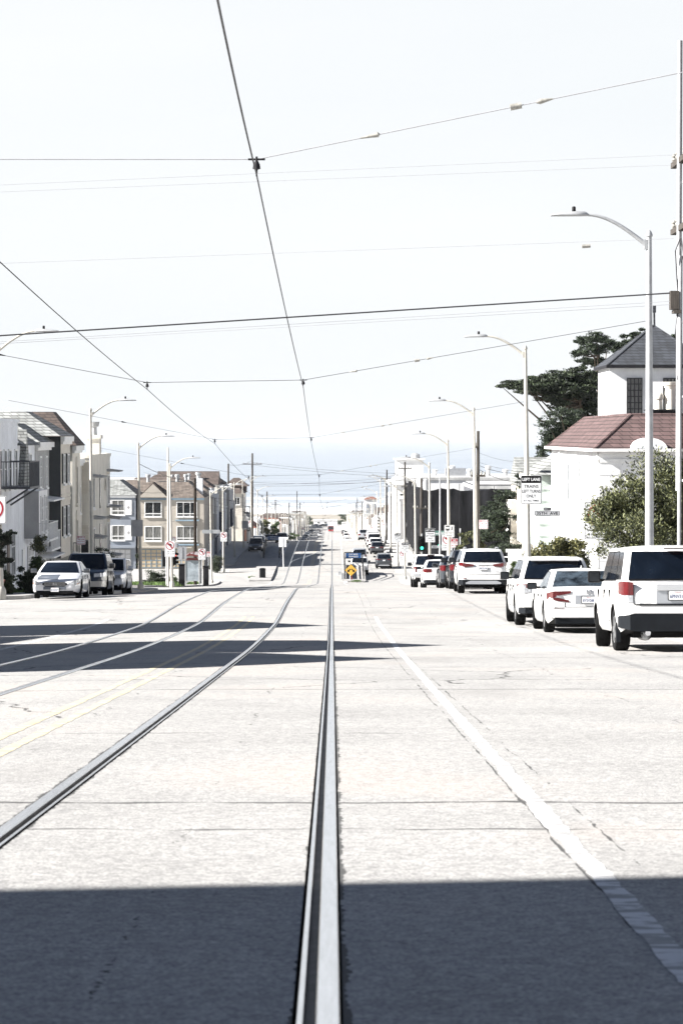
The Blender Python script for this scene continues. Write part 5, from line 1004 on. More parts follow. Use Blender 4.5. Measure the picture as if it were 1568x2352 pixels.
class Car:
    def __init__(s, label, kind, paint, name='parked_car', group=None, **kw):
        s.__dict__.update(BASE); s.__dict__.update(TYPES[kind]); s.__dict__.update(kw); s.paint = paint
        s.t = thing(name, label, {'pickup': 'pickup truck', 'van': 'van', 'suv': 'SUV'}.get(kind, 'car'), (0, 0, 0), 0, group); s.body(); s.greenhouse(); s.wheels()
    def hw(s, y):
        e, f = min(1, max(0, y) / .6), min(1, max(0, s.L - y) / .75)
        return s.W / 2 * (1 - s.crr * (1 - e) ** 2 - s.crf * (1 - f) ** 2)
    def bend(s, x, end):
        c, d = (s.crr, .6) if end == 'rear' else (s.crf, .75); q = abs(x) / (s.W / 2)
        return d * (1 - math.sqrt(min(1, (1 - min(q, .999)) / c))) if q > 1 - c else 0
    def body(s):
        mb = MB(); rows = []
        st = [(.0, .90), (.03, 1), (.1, 1), (.2, 1), (.35, 1), (.6, 1)]; y = .9
        while y < s.L - .8: st.append((y, 1)); y += .28
        st += [(s.L - .75, 1), (s.L - .5, 1), (s.L - .3, 1), (s.L - .15, 1), (s.L - .05, 1), (s.L, .88)]
        for y, k in st:
            zt = interp(s.top, y); zb = s.clr + .14 * max(0, 1 - y / .5) + .08 * max(0, 1 - (s.L - y) / .6); zm = (zt + zb) / 2; h = s.hw(y)
            half = [(h * a * k, zm + (zb + (zt - zb) * b - zm) * k) for a, b in PROF]
            ring = half + [(-a, b) for a, b in half[-2:0:-1]]
            rows.append([(a, y, b) for a, b in ring])
        mb.grid(rows, True); mb.face(rows[0][::-1]); mb.face(rows[-1])
        o = mb.build('body', [s.paint, 'black'], s.t, smooth=38)
        cb = MB()
        for yw in (s.ro, s.ro + s.wb):
            for sg in (-1, 1):
                x0, x1 = sg * (s.W / 2 - .30), sg * (s.W / 2 + .3); r = s.wr + .06
                cb.lathe([(r, min(x0, x1)), (r, max(x0, x1))], (0, yw, s.wr + .02), 'x', 28)
        c = cb.build('cutter', 'black', None); bm = bmesh.new(); bm.from_mesh(c.data); bmesh.ops.recalc_face_normals(bm, faces=bm.faces); bm.to_mesh(c.data); bm.free()
        md = o.modifiers.new('arch', 'BOOLEAN'); md.object = c; md.operation = 'DIFFERENCE'; md.solver = 'EXACT'
        me = bpy.data.meshes.new_from_object(o.evaluated_get(bpy.context.evaluated_depsgraph_get())); o.modifiers.clear(); o.data = me
        bpy.data.objects.remove(c)
        for p in me.polygons:
            p.use_smooth = True
            q = p.center; blk = p.normal.z < -.75
            for yw in (s.ro, s.ro + s.wb):
                if math.hypot(q.y - yw, q.z - s.wr - .02) < s.wr + .063 and abs(q.x) < s.W / 2 - .004 and (abs(p.normal.x) < .25 or abs(q.x) < s.W / 2 - .22): blk = True
            p.material_index = 1 if blk else 0
        me.set_sharp_from_angle(angle=R(36)); s.bodyo = o
        mb = MB(); mb.box(-s.W * .36, s.W * .36, .35, s.L - .5, s.clr - .06, s.clr + .05); mb.tube([(s.W * .2, .1, s.clr + .02), (s.W * .2, 1.2, s.clr - .02)], .06, 8); mb.box(-s.W * .42, s.W * .42, s.ro - .06, s.ro + .06, s.wr - .08, s.wr + .08); mb.build('underbody', 'black', s.t)
    def edge(s, q):     # rear y, front y, half width at height fraction q of the greenhouse
        a, b, c, d = s.gh; k = q + .12 * math.sin(math.pi * q) * .5
        return a + (b - a) * q - .04 * math.sin(math.pi * q), d + (c - d) * q + .06 * math.sin(math.pi * q), s.W / 2 * (s.wbf + (s.wtf - s.wbf) * (q ** 1.25))
    def gz(s, q): return s.zbelt - s.cowl + (s.H - s.zbelt + s.cowl) * q
    def greenhouse(s):
        def ring(q, ins=0, z=None):
            y0, y1, h = s.edge(q); y0 += ins; y1 -= ins; h -= ins; r = .13; pts = []
            for k in range(9): x = (-1 + k / 4) * (h - r); pts.append((x, y0 + s.bulge * (x / h) ** 2))
            for k in range(1, 4): a = R(-90 + 90 * k / 4); pts.append((h - r + r * math.cos(a), y0 + s.bulge * (1 - r / h) + r + r * math.sin(a)))
            ya, yb = y0 + s.bulge * (1 - r / h) + r, y1 - s.bulge * 1.6 * (1 - r / h) - r
            for k in range(7): pts.append((h, ya + (yb - ya) * k / 6))
            for k in range(1, 4): a = R(90 * k / 4); pts.append((h - r + r * math.cos(a), yb + r * math.sin(a)))
            for k in range(9): x = (1 - k / 4) * (h - r); pts.append((x, y1 - s.bulge * 1.6 * (x / h) ** 2))
            for k in range(1, 4): a = R(90 + 90 * k / 4); pts.append((-h + r + r * math.cos(a), yb + r * math.sin(a)))
            for k in range(7): pts.append((-h, yb - (yb - ya) * k / 6))
            for k in range(1, 4): a = R(180 + 90 * k / 4); pts.append((-h + r + r * math.cos(a), ya + r * math.sin(a)))
            return [(x, y, s.gz(q) if z is None else z) for x, y in pts]
        mb = MB(); rows = [ring(q) for q in (0, .2, .4, .6, .8, .93)]
        rows += [ring(.97, .02), ring(1, .07, s.H - .012), ring(1, .16, s.H), ring(1, .4, s.H + .018)]
        mb.grid(rows, True); mb.face(rows[-1]); mb.build('cabin', s.roof or s.paint, s.t, smooth=50)
        g = s.glass; a0, a1 = s.rearw
        def rear(u, q, off=.008):
            y0, y1, h = s.edge(q); x = u * (h - .10); return (x, y0 + s.bulge * (x / h) ** 2 - off, s.gz(q) + off * .5)
        def front(u, q, off=.008):
            y0, y1, h = s.edge(q); x = u * (h - .10); return (x, y1 - s.bulge * 1.6 * (x / h) ** 2 + off, s.gz(q) + off * .5)
        def side(sg, u, q, off=.008):
            y0, y1, h = s.edge(q); r = .13; ya, yb = y0 + s.bulge * .85 + r - .06, y1 - s.bulge * 1.36 - r + .06
            return (sg * (h + off), ya + (yb - ya) * u, s.gz(q))
        U = [-1 + k / 5 for k in range(11)]; Q = [a0 + (a1 - a0) * k / 5 for k in range(6)]
        mb = MB(); mb.grid([[rear(u, q) for u in U] for q in Q]); rw = mb.build('rear_window', g, s.t, smooth=60)
        mb = MB(); mb.grid([[rear(u, q, .012) for u in U] for q in (a0 - .01, a0 + .03)]); mb.build('window_seal', 'black', rw)
        mb = MB(); mb.grid([[front(-u, q) for u in U] for q in [.10 + .8 * k / 5 for k in range(6)]]); mb.build('windshield', g, s.t, smooth=60)
        for sg in (-1, 1):
            mb = MB(); mb.grid([[side(sg, .275 + .705 * k / 6, .15 + .74 * w, .004) for k in range(7)][::sg] for w in (0, .5, 1)]); mb.build('window_surround', 'black', s.t)
            for (u0, u1, v0, v1) in s.__dict__.get('sidew', ((.03, .26, .05, .22), (.285, .60, .245, .575), (.625, .97, .60, .90))):
                mb = MB(); mb.grid([[side(sg, (u0 + (u1 - u0) * k / 3) * (1 - w) + (v0 + (v1 - v0) * k / 3) * w if False else u0 + (u1 - u0) * k / 3, .18 + .68 * w) for k in range(4)][::sg] for w in (0, .5, 1)]); mb.build('side_window', g, s.t)
            if s.rails: mb = MB(); y0, y1, h = s.edge(1); mb.tube([(sg * (h - .1), y0 + .15, s.H - .03), (sg * (h - .1), y0 + .3, s.H + .05), (sg * (h - .1), y1 - .5, s.H + .05), (sg * (h - .1), y1 - .3, s.H - .03)], .022, 6); mb.build('roof_rail', 'alloy', s.t, smooth=50)
            y0, y1, h = s.edge(.15); hm = s.mh
            mb = MB(); x = sg * (h + .17); mb.box(x - .115, x + .115, y1 - .50, y1 - .38, s.gz(.10), s.gz(.10) + hm); m_ = mb.build('mirror', s.mirror, s.t, bevel=.035)
            mb = MB(); mb.box(min(sg * (h - .02), x - sg * .08), max(sg * (h - .02), x - sg * .08), y1 - .46, y1 - .40, s.gz(.10) + .02, s.gz(.10) + .07); mb.build('mirror_arm', s.mirror, m_)
            mb = MB(); mb.box(x - .09, x + .09, y1 - .506, y1 - .501, s.gz(.10) + .025, s.gz(.10) + hm - .025); mb.build('mirror_glass', 'mirror', m_)
            for yy in (s.gh[0] + .9, s.gh[0] + 1.9):
                mb = MB(); hh = s.hw(yy); mb.box(min(sg * hh * .985, sg * (hh + .025)), max(sg * hh * .985, sg * (hh + .025)), yy, yy + .16, s.zbelt - .2, s.zbelt - .165); mb.build('door_handle', s.paint, s.t, bevel=.008)
            mb = MB()      # door seams
            for yy in (s.ro + s.wr + .25, s.ro + s.wb * .52, s.ro + s.wb - s.wr + .02):
                hh = s.hw(yy); mb.box(min(sg * hh * .97, sg * (hh + .001)), max(sg * hh * .97, sg * (hh + .001)), yy, yy + .012, s.clr + .2, s.zbelt - .1)
            mb.build('door_seam', 'black', s.t)
    def wheels(s):
        for yw, st in ((s.ro, 0), (s.ro + s.wb, s.steer)):
            for sg in (-1, 1):
                r, w = s.wr, s.tw; c = (sg * (s.W / 2 - w / 2 - .015), yw, r)
                mb = MB(); mb.lathe([(r * .60, -w * .42), (r * .70, -w * .48), (r * .90, -w * .5), (r * .975, -w * .44), (r, -w * .34), (r, -w * .14), (r * .975, -w * .135), (r * .975, -w * .11), (r, -w * .105), (r, w * .105), (r * .975, w * .11), (r * .975, w * .135), (r, w * .14), (r, w * .34), (r * .975, w * .44), (r * .90, w * .5), (r * .70, w * .48), (r * .60, w * .42)], (0, 0, 0), 'x', 36)
                o = mb.build('wheel', 'rubber', s.t, smooth=40); o.location = c; o.rotation_euler = (0, 0, R(st))
                mb = MB(); a, b = (w * .30, w * .46) if sg > 0 else (-w * .46, -w * .30)
                for k in range(5):
                    t0 = 2 * math.pi * k / 5; ca, sa = math.cos(t0), math.sin(t0); p = []
                    for rr_, hh in ((.06, .06), (.60, .045), (.60, -.045), (.06, -.06)): p.append((rr_ * r * ca - hh * sa, rr_ * r * sa + hh * ca))
                    mb.prism(p, 'x', a, b)
                mb.lathe([(.18 * r, a), (.18 * r, b + .004 * sg)] if sg > 0 else [(.18 * r, a - .004), (.18 * r, b)], (0, 0, 0), 'x', 16)
                n = 28; mb.grid([[(xx, q * r * math.cos(2 * math.pi * k / n), q * r * math.sin(2 * math.pi * k / n)) for k in range(n)] for xx, q in ((sg * w * .2, .62), (sg * w * .45, .63), (sg * w * .46, .58), (sg * w * .2, .56))], True)
                mb.mi(1).lathe([(.60 * r, sg * w * .05), (.60 * r, sg * w * .06)], (0, 0, 0), 'x', 24)
                mb.build('rim', [s.wheelcol, 'black'], o)
    def strip(s, name, m, secs, end='rear', mirror=True, off=.012, parent=None, mats=None, back=.08):
        out = []
        for sg in ((-1, 1) if mirror else (1,)):
            fine = []
            for (xa, a0, a1), (xb, b0, b1) in zip(secs[:-1], secs[1:]):
                n = max(1, int(abs(xb - xa) / .07))
                for k in range(n): u = k / n; fine.append((xa + (xb - xa) * u, a0 + (b0 - a0) * u, a1 + (b1 - a1) * u))
            fine.append(secs[-1]); f = []
            for x, z0, z1 in fine:
                y = s.bend(x, end) - off; yb = y + off + back
                if end != 'rear': y, yb = s.L - y, s.L - yb
                f.append((sg * x, y, yb, z0, z1))
            mb = MB(); mb.grid([[(x, yb, z0), (x, y, z0), (x, y, z1), (x, yb, z1)] for x, y, yb, z0, z1 in f])
            for q in (f[0], f[-1]): mb.face([(q[0], q[2], q[3]), (q[0], q[1], q[3]), (q[0], q[1], q[4]), (q[0], q[2], q[4])])
            out.append(mb.build(name, m, parent or s.t, smooth=30))
        return out
    def plate(s, txt, z, x=0, end='rear', off=.03, frame='black'):
        yy = -off if end == 'rear' else s.L + off; sg = -1 if end == 'rear' else 1
        mb = MB(); mb.prism(rr(.33, .175, .02, cx=x, cz=z), 'y', yy, yy - sg * .01); mb.mi(1).prism(rr(.305, .15, .015, cx=x, cz=z), 'y', yy + sg * .001, yy + sg * .003)
        if txt: mb.mi(2).text(txt, x, z - .015, h=.062, w=.26, y=yy + sg * .004, bold=.015, flip=end != 'rear'); mb.mi(3).text('California', x, z + .055, h=.02, w=.11, y=yy + sg * .004, flip=end != 'rear')
        return mb.build('license_plate', [frame, 'plate', 'plateblue', 'signred'], s.t)
    def badge(s, txt, x, z, w, h, off=.014, m='chrome', end='rear'):
        y = s.bend(x, end) - off; mb = MB(); mb.text(txt, x, z, h=h, w=w, y=y if end == 'rear' else s.L - y, flip=end != 'rear', bold=.02); return mb.build('badge', m, s.t)
    def oval(s, x, z, a, b, end='rear', off=.016, bar=True):
        y = -off if end == 'rear' else s.L + off; mb = MB(); n = 24
        mb.grid([[(x + q * a * math.cos(2 * math.pi * k / n), y, z + q * b * math.sin(2 * math.pi * k / n)) for k in range(n)] for q in (1, .78)], True)
        if bar: mb.box(x - a * 1.15, x + a * 1.15, y - .004, y + .004, z - b * .2, z + b * .2)
        return mb.build('emblem', 'chrome', s.t)
    def generic_rear(s, zl=(.75, 1.0), xl=(.62, .9), txt=None, lens='redlens', zp=.85, bumper=None):
        h = s.W / 2
        s.strip('tail_light', lens, [(xl[0] * h, zl[0] + .02, zl[1]), (xl[1] * h, zl[0], zl[1]), (h * .985, zl[0] + .05, zl[1] - .02)]); s.plate(txt, zp)
        s.strip('rear_bumper', bumper or s.paint, [(-h * .985, s.clr + .22, s.clr + .42), (h * .985, s.clr + .22, s.clr + .42)], mirror=False, off=.045)
        s.strip('lower_bumper', 'cladding', [(-h * .95, s.clr + .06, s.clr + .20), (h * .95, s.clr + .06, s.clr + .20)], mirror=False, off=.02)
    def generic_front(s, zl=(.62, .78), xl=(.55, .9), txt=None, grille=(.40, .50, .68), zp=.42, bumper=None):
        h = s.W / 2
        s.strip('headlight', 'clearlens', [(xl[0] * h, zl[0], zl[1] - .03), (xl[1] * h, zl[0] + .02, zl[1]), (h * .985, zl[0] + .06, zl[1] + .02)], 'front')
        s.strip('grille', 'black', [(-grille[0], grille[1], grille[2]), (grille[0], grille[1], grille[2])], 'front', mirror=False, off=.014); s.strip('lower_grille', 'black', [(-h * .62, s.clr + .05, s.clr + .16), (h * .62, s.clr + .05, s.clr + .16)], 'front', mirror=False, off=.014)
        s.plate(txt, zp, end='front')
        s.generic_done = True
    def place(s, x, y, rz=0, lean=True):
        g0, g1 = G(x, y + (s.ro if rz == 0 else -s.ro)), G(x, y + ((s.ro + s.wb) if rz == 0 else -s.ro - s.wb)); pitch = math.atan2(g1 - g0, s.wb)
        s.t.location = (x, y, g0 - pitch * s.ro + .003); s.t.rotation_euler = (pitch, 0, R(rz)); return s
def put(o, s, x, y, rz=0):
    g0, g1 = G(x, y + (s.ro if rz == 0 else -s.ro)), G(x, y + ((s.ro + s.wb) if rz == 0 else -s.ro - s.wb)); pitch = math.atan2(g1 - g0, s.wb)
    o.location = (x, y, g0 - pitch * s.ro + .003); o.rotation_euler = (pitch, 0, R(rz))
PG = 'cars parked along the kerbs'
# nearest white SUV on the right
c = Car('nearest white parked SUV with dark rear glass, cut by the right picture edge', 'suv', 'p_white', group=PG, L=4.85, W=1.98, H=1.83, wb=2.775, ro=1.05, wr=.375, tw=.26, clr=.30, zbelt=1.17, steer=-9, wtf=.84, rearw=(.16, .86),
        top=[(0, 1.05), (.06, 1.14), (.12, 1.18), (3.2, 1.17), (3.8, 1.12), (4.5, 1.04), (4.8, .9), (4.85, .75)], gh=(.06, .26, 2.9, 3.6), mh=.22, crr=.15)
c.strip('tail_light', 'redlens', [(.76, .98, 1.20), (.93, .98, 1.22), (.965, 1.0, 1.2)]); c.strip('tail_light', 'clearlens', [(.765, .86, .975), (.93, .86, .975), (.96, .88, .975)])
c.strip('bumper_cover', 'cladding', [(-.97, .42, .62), (-.74, .36, .66), (.74, .36, .66), (.97, .42, .62)], mirror=False, off=.05); c.strip('rear_bumper', 'p_white', [(-.985, .60, .80), (-.74, .67, .80), (.74, .67, .80), (.985, .60, .80)], mirror=False, off=.045)
c.strip('bumper_step', 'cladding', [(-.66, .802, .815), (.66, .802, .815)], mirror=False, off=.055); c.strip('chrome_bar', 'chrome', [(-.36, 1.06, 1.17), (.36, 1.06, 1.17)], mirror=False, off=.035); c.strip('gate_recess', 'p_silver', [(-.36, .84, 1.05), (.36, .84, 1.05)], mirror=False, off=.008)
c.strip('gate_seam', 'black', [(.742, .82, 1.20), (.752, .82, 1.20)], off=.004, back=.01); c.strip('gate_seam', 'black', [(-.74, .818, .83), (.74, .818, .83)], mirror=False, off=.047, back=.01); c.plate('6PNV316', .975, 0); c.badge('PILOT', -.60, .865, .19, .035)
c.strip('brake_light', 'redlens', [(-.22, 1.775, 1.80), (.22, 1.775, 1.80)], mirror=False, off=-.20)
mb = MB(); mb.lathe([(.032, -.02), (.048, -.02), (.048, .5), (.03, .5)], (-.50, .06, .33), 'y', 14); mb.build('exhaust', 'chrome', c.t, smooth=50); mb = MB(); mb.lathe([(.09, .25), (.12, .3), (.12, .75), (.09, .8)], (-.5, .1, .31), 'y', 14); mb.build('muffler', 'alloy', c.t, smooth=50)
for sg in (-1, 1): mb = MB(); mb.box(sg * .95 - .035, sg * .95 + .035, c.ro - .50, c.ro - .44, .16, .5); mb.build('mud_flap', 'cladding', c.t); mb = MB(); hh = c.hw(2.4); mb.box(sg * hh - .01, sg * hh + .012, 1.7, 3.4, .62, .68); mb.build('side_moulding', 'p_white', c.t)
c.place(5.92, 41.4)
# white sedan
c = Car('white parked sedan with C-shaped red tail lights between two white SUVs', 'sedan', 'p_white', group=PG, L=4.9, W=1.86, H=1.45, wb=2.83, ro=1.05, wr=.335, tw=.24, crr=.14, steer=-9, gh=(.42, 1.45, 2.5, 3.5), rearw=(.12, .9), glass='glass_sky',
        top=[(0, .95), (.06, 1.02), (.2, 1.05), (.8, 1.0), (2.9, .96), (3.6, .93), (4.3, .82), (4.75, .68), (4.9, .56)])
c.strip('tail_light', 'redlens', [(.40, .90, .955), (.62, .86, .95), (.80, .80, .95), (.91, .76, .90)]); c.strip('tail_light', 'redlens', [(.44, .70, .745), (.68, .725, .80), (.80, .76, .80)]); c.strip('reverse_light', 'clearlens', [(.60, .81, .85), (.72, .80, .85)], off=.016)
c.strip('trunk_seam', 'black', [(.52, .60, .70), (.535, .60, .70)], off=.004, back=.01); c.strip('trunk_seam', 'black', [(-.80, .592, .602), (.80, .592, .602)], mirror=False, off=.006, back=.01); c.strip('plate_recess', 'p_silver', [(-.30, .66, .86), (.30, .66, .86)], mirror=False, off=.006); c.plate('8YSV288', .755); mb = MB(); mb.prism([(-.055, .90), (-.03, .90), (-.025, .935), (.025, .935), (.03, .90), (.055, .90), (.045, .995), (.022, .995), (.02, .955), (-.02, .955), (-.022, .995), (-.045, .995)], 'y', -.02, .02); mb.build('emblem', 'chrome', c.t)
c.badge('ACCORD', -.52, .985, .20, .022); c.strip('rear_bumper', 'p_white', [(-.915, .36, .58), (.915, .36, .58)], mirror=False, off=.05); c.strip('reflector', 'darkred', [(.55, .555, .565), (.88, .565, .575)], off=.056); c.strip('lower_bumper', 'cladding', [(-.74, .22, .34), (.74, .22, .34)], mirror=False, off=.035); c.strip('chrome_trim', 'black', [(.5, .31, .33), (.82, .35, .37)], off=.055)
mb = MB(); mb.prism([(1.62, 1.44), (1.75, 1.44), (1.74, 1.455), (1.58, 1.53)], 'x', -.012, .012); mb.build('antenna_fin', 'p_white', c.t); c.place(5.75, 54.2)
# white SUV ahead of it
c = Car('white parked SUV with dark tinted rear glass ahead of the white sedan', 'suv', 'p_white', group=PG, L=4.84, W=1.97, H=1.73, wb=2.75, ro=1.05, wr=.375, tw=.26, clr=.26, zbelt=1.12, steer=-9, wtf=.74, gh=(.10, .52, 2.85, 3.6), rails=False)
c.strip('tail_light', 'clearlens', [(.66, .86, 1.02), (.9, .82, 1.06), (.97, .86, 1.0)]); c.generic_rear((.95, 1.06), (.70, .86), None, 'redlens', .82, 'p_white'); mb = MB(); y0, y1, h_ = c.edge(.97); mb.prism([(y0 - .16, 1.655), (y0 + .3, 1.74), (y0 + .3, 1.70), (y0 - .15, 1.635)], 'x', -.6, .6); mb.build('spoiler', 'p_white', c.t); c.strip('brake_light', 'darkred', [(-.22, 1.62, 1.64), (.22, 1.62, 1.64)], mirror=False, off=-.25); c.place(5.62, 60.5)
# white hybrid crossover
def crossover(label, paint, txt, emb, name='parked_car', group=PG):
    c = Car(label, 'suv', paint, name=name, group=group, L=4.6, W=1.845, H=1.67, wb=2.66, ro=1.0, wr=.365, tw=.26, clr=.27, zbelt=1.12, steer=-7, rails=True, wtf=.76, gh=(.06, .42, 2.75, 3.45), rearw=(.17, .84))
    c.strip('tail_light', 'redlens', [(.36, 1.04, 1.10), (.66, 1.0, 1.14), (.84, 1.04, 1.17), (.90, 1.07, 1.15)]); c.strip('reverse_light', 'clearlens', [(.70, .985, 1.02), (.88, 1.02, 1.06)]); c.plate(txt, .965); c.oval(0, 1.125, .055, .038); 
    c.strip('bumper_cover', 'cladding', [(-.905, .33, .52), (.905, .33, .52)], mirror=False, off=.045); c.strip('skid_plate', 'p_silver', [(-.66, .37, .42), (-.5, .36, .49), (.5, .36, .49), (.66, .37, .42)], mirror=False, off=.06); c.strip('rear_bumper', paint, [(-.91, .53, .70), (.91, .53, .70)], mirror=False, off=.04); c.strip('reflector', 'redlens', [(.62, .56, .575), (.80, .56, .62)], off=.05); c.strip('gate_seam', 'black', [(-.62, .715, .722), (.62, .715, .722)], mirror=False, off=.014)
    if emb: c.badge('HYBRID', -.50, .85, .14, .022, m='ink'); c.badge('LIMITED', .52, .84, .12, .02)
    mb = MB(); mb.tube([(-.1, 0, 1.215), (.28, -.0, 1.24)], .012, 6); mb.build('wiper', 'black', c.t)
    return c
c = crossover('white hybrid crossover with roof rails at the far corner of 35th Ave', 'p_white', '8RCD196', True); c.place(5.62, 90); rav = c
mb = MB(); mb.lathe([(.24, .5), (.24, .6)], (0, 1.6, 0), n=8); mb.build('spare_tyre', 'black', c.t)
c = crossover('dark grey crossover driving off at the next corner on the right', 'p_grey', None, False, 'car', None); c.place(5.85, 274)
c = Car('black parked hatchback just ahead of the white hybrid crossover', 'suv', 'p_dark', group=PG, H=1.6, W=1.82, L=4.4, steer=-8, wb=2.6); c.generic_rear(txt=None); c.place(5.66, 98)
sed = Car('dark grey parked sedan behind the white compact sedan', 'sedan', 'p_grey', group=PG, steer=-8, mirror='p_grey'); sed.generic_rear(); sed.place(5.62, 105.6)
c = Car('white parked compact sedan beside the white pickup truck', 'sedan', 'p_white', group=PG, L=4.8, W=1.82, H=1.47, steer=-6, mirror='black'); c.generic_rear((.78, .98), (.5, .9), None, 'redlens', .72); c.place(5.6, 125.2)
c = Car('white parked pickup truck with red side tail lights', 'pickup', 'p_white', group=PG, steer=-6, wheelcol='black'); c.strip('tail_light', 'redlens', [(.82, .86, 1.18), (.96, .86, 1.18), (.985, .88, 1.16)]); c.strip('rear_bumper', 'chrome', [(-.98, .60, .78), (.98, .60, .78)], mirror=False, off=.07); c.strip('brake_light', 'redlens', [(-.2, 1.80, 1.85), (.2, 1.80, 1.85)], mirror=False, off=-2.16); c.plate(None, .69, off=.085); c.place(5.55, 135.6); c.strip('tailgate_seam', 'black', [(-.8, .84, .85), (.8, .84, .85)], mirror=False, off=.014)
# left side, facing the viewer
c = Car('pale silver parked sedan with grey primer hood patches facing the viewer', 'sedan', 'p_pearl', group=PG, L=4.82, W=1.79, H=1.40, wb=2.78, ro=1.05, mirror='p_grey', gh=(.55, 1.4, 2.6, 3.62), steer=8, wr=.33,
        top=[(0, .90), (.08, 1.0), (.3, 1.03), (.8, 1.0), (2.9, .95), (3.6, .91), (4.3, .80), (4.7, .69), (4.82, .56)])
c.strip('headlight', 'clearlens', [(.50, .53, .58), (.70, .51, .67), (.86, .55, .74), (.88, .61, .72)], 'front'); c.strip('turn_signal', 'amber', [(.80, .53, .56), (.87, .56, .60)], 'front', off=.016); c.strip('grille', 'black', [(-.46, .53, .57), (-.36, .46, .63), (.36, .46, .63), (.46, .53, .57)], 'front', mirror=False, off=.018)
for z in (.50, .545, .59): c.strip('grille_bar', 'chrome', [(-.40, z, z + .014), (.40, z, z + .014)], 'front', mirror=False, off=.022)
c.oval(0, .55, .07, .055, 'front', .028); c.strip('bumper_patch', 'greyhood', [(-.42, .34, .455), (.42, .34, .455)], 'front', mirror=False, off=.016); c.strip('lower_grille', 'black', [(-.68, .20, .30), (.68, .20, .30)], 'front', mirror=False, off=.02); c.plate('8HQD897', .34, 0, 'front', .035)
mb = MB(); mb.grid([[(-.08 + (.70 if j else .0) + (.06 if j and i < 3 else 0), c.L - .16 - i * .22, interp(c.top, c.L - .16 - i * .22) * (.998 if j else 1.018) + .0 * j + .006) for j in (0, 1)] for i in range(5)]); mb.build('hood_patch', 'greyhood', c.t)
c.place(-10.25, 89.3 + 4.82, 180)
c = Car('dark navy parked SUV behind the silver sedan on the left', 'suv', 'p_navy', group=PG, H=1.74, W=1.84, rails=True, mirror='p_dark', wr=.37, steer=6, zbelt=1.10, top=[(0, 1.0), (.12, 1.12), (2.9, 1.12), (3.5, 1.10), (4.2, 1.03), (4.55, .9), (4.65, .74)]); c.generic_front((.74, .92), (.5, .86), None, (.34, .62, .86), .5); c.strip('front_bumper', 'p_beige', [(-.90, .36, .58), (.90, .36, .58)], 'front', mirror=False, off=.04); c.place(-10.05, 97.3 + 4.65, 180)
c = Car('boxy pale parked wagon beside the lawn on the left', 'box', 'p_pearl', group=PG, mirror='p_silver', steer=6, H=1.58); c.generic_front((.68, .86), (.5, .86), None, (.44, .60, .70), .4); c.strip('fog_light', 'black', [(.62, .30, .42), (.78, .30, .44)], 'front', off=.016); c.place(-9.8, 104.2 + 4.25, 180)
c = Car('black parked minivan facing the viewer on the far left kerb', 'van', 'p_dark', group=PG, mirror='p_dark'); c.generic_front((.66, .86), (.5, .86), None, (.3, .6, .7)); c.place(-10.2, 321 + 5, 180); mv = c
# far traffic, copies of a few prototypes
c = Car('grey sedan with lit headlights driving towards the viewer behind the left platform', 'sedan', 'p_grey', name='car'); c.generic_front()
for k_ in c.t.children:
    if k_.name.startswith('headlight'): k_.data.materials[0] = emit('lit_headlight', (1, .93, .8), 3.0)
c.place(-7.4, 352 + 4.85, 180)
bx = Car('silver and grey boxy crossover driving away past the boarding platform', 'box', 'p_silver', name='car', W=1.82, H=1.76, L=4.3); bx.generic_rear((.86, 1.06), (.74, .9)); bx.strip('tailgate_cladding', 'cladding', [(-.72, .5, .84), (.72, .5, .84)], mirror=False, off=.014); bx.place(3.15, 284)
c = Car('white pickup truck behind the boarding platform railing', 'pickup', 'p_white', name='car'); c.generic_rear((.8, 1.1), (.84, .96)); c.place(2.95, 262)
wg = Car('dark wagon parked ahead of the dark grey crossover', 'suv', 'p_grey', group=PG, H=1.55, W=1.76, L=4.7, zbelt=1.0, top=[(0, .9), (.12, 1.0), (2.9, 1.0), (3.5, .97), (4.2, .9), (4.6, .78), (4.7, .6)]); wg.generic_rear((.82, .98), (.4, .9)); wg.place(5.72, 309)
ws = Car('white parked SUV ahead of the dark wagon', 'suv', 'p_white', group=PG); ws.generic_rear(); ws.place(5.72, 320)
vn = Car('white parked van ahead of the second white SUV on the right', 'van', 'p_white', group=PG, H=1.98, zbelt=1.15, wtf=.86, gh=(.04, .14, 3.3, 4.2)); vn.generic_rear((.8, 1.1), (.82, .94)); vn.place(5.7, 331)
sv = Car('silver sedan parked past the far vans near the crest on the right', 'sedan', 'p_silver', group=PG); sv.generic_rear(); sv.place(5.7, 357)
fr = Car('white car driving towards the viewer far down the street', 'sedan', 'p_white', name='car'); fr.generic_front(); fr.place(-4.6, 910 + 4.85, 180)
def copy(src, label, x, y, rz=0, recol=None):
    o = dup(src.t, (0, 0, 0), 0, label, {M[a]: M[b] for a, b in recol.items()} if recol else None); put(o, src, x, y, rz); o['group'] = PG; o.name = 'parked_car'; return o
copy(vn, 'second white parked van, directly ahead of the first', 5.7, 341, 0); copy(ws, 'silver parked SUV just past the crest on the right', 4.9, 372, 0, {'p_white': 'p_silver'})
copy(mv, 'silver parked minivan behind the black minivan on the left', -10.1, 334, 180, {'p_dark': 'p_silver'}); copy(fr, 'blue grey parked sedan past the black minivans', -10.1, 385, 180, {'p_white': 'p_bluegrey'}); copy(mv, 'dark parked van roof just beyond the left crest', -9.6, 392, 180)
lst = [(ws, 800, 'silver', 'silver'), (sv, 815, 'silver', 'white'), (vn, 870, 'white', 'white'), (ws, 890, 'white', 'silver'), (sv, 930, 'silver', 'dark'), (ws, 990, 'white', 'white'), (ws, 1050, 'white', 'grey'), (sv, 1090, 'silver', 'silver')]
for i, (src, y, a, b) in enumerate(lst): copy(src, 'distant %s car parked on the right, %s below the crest' % (b, ORD[i]), 4.9 + .5 * (i % 2), y, 0, {'p_' + a: 'p_' + b} if a != b else None)
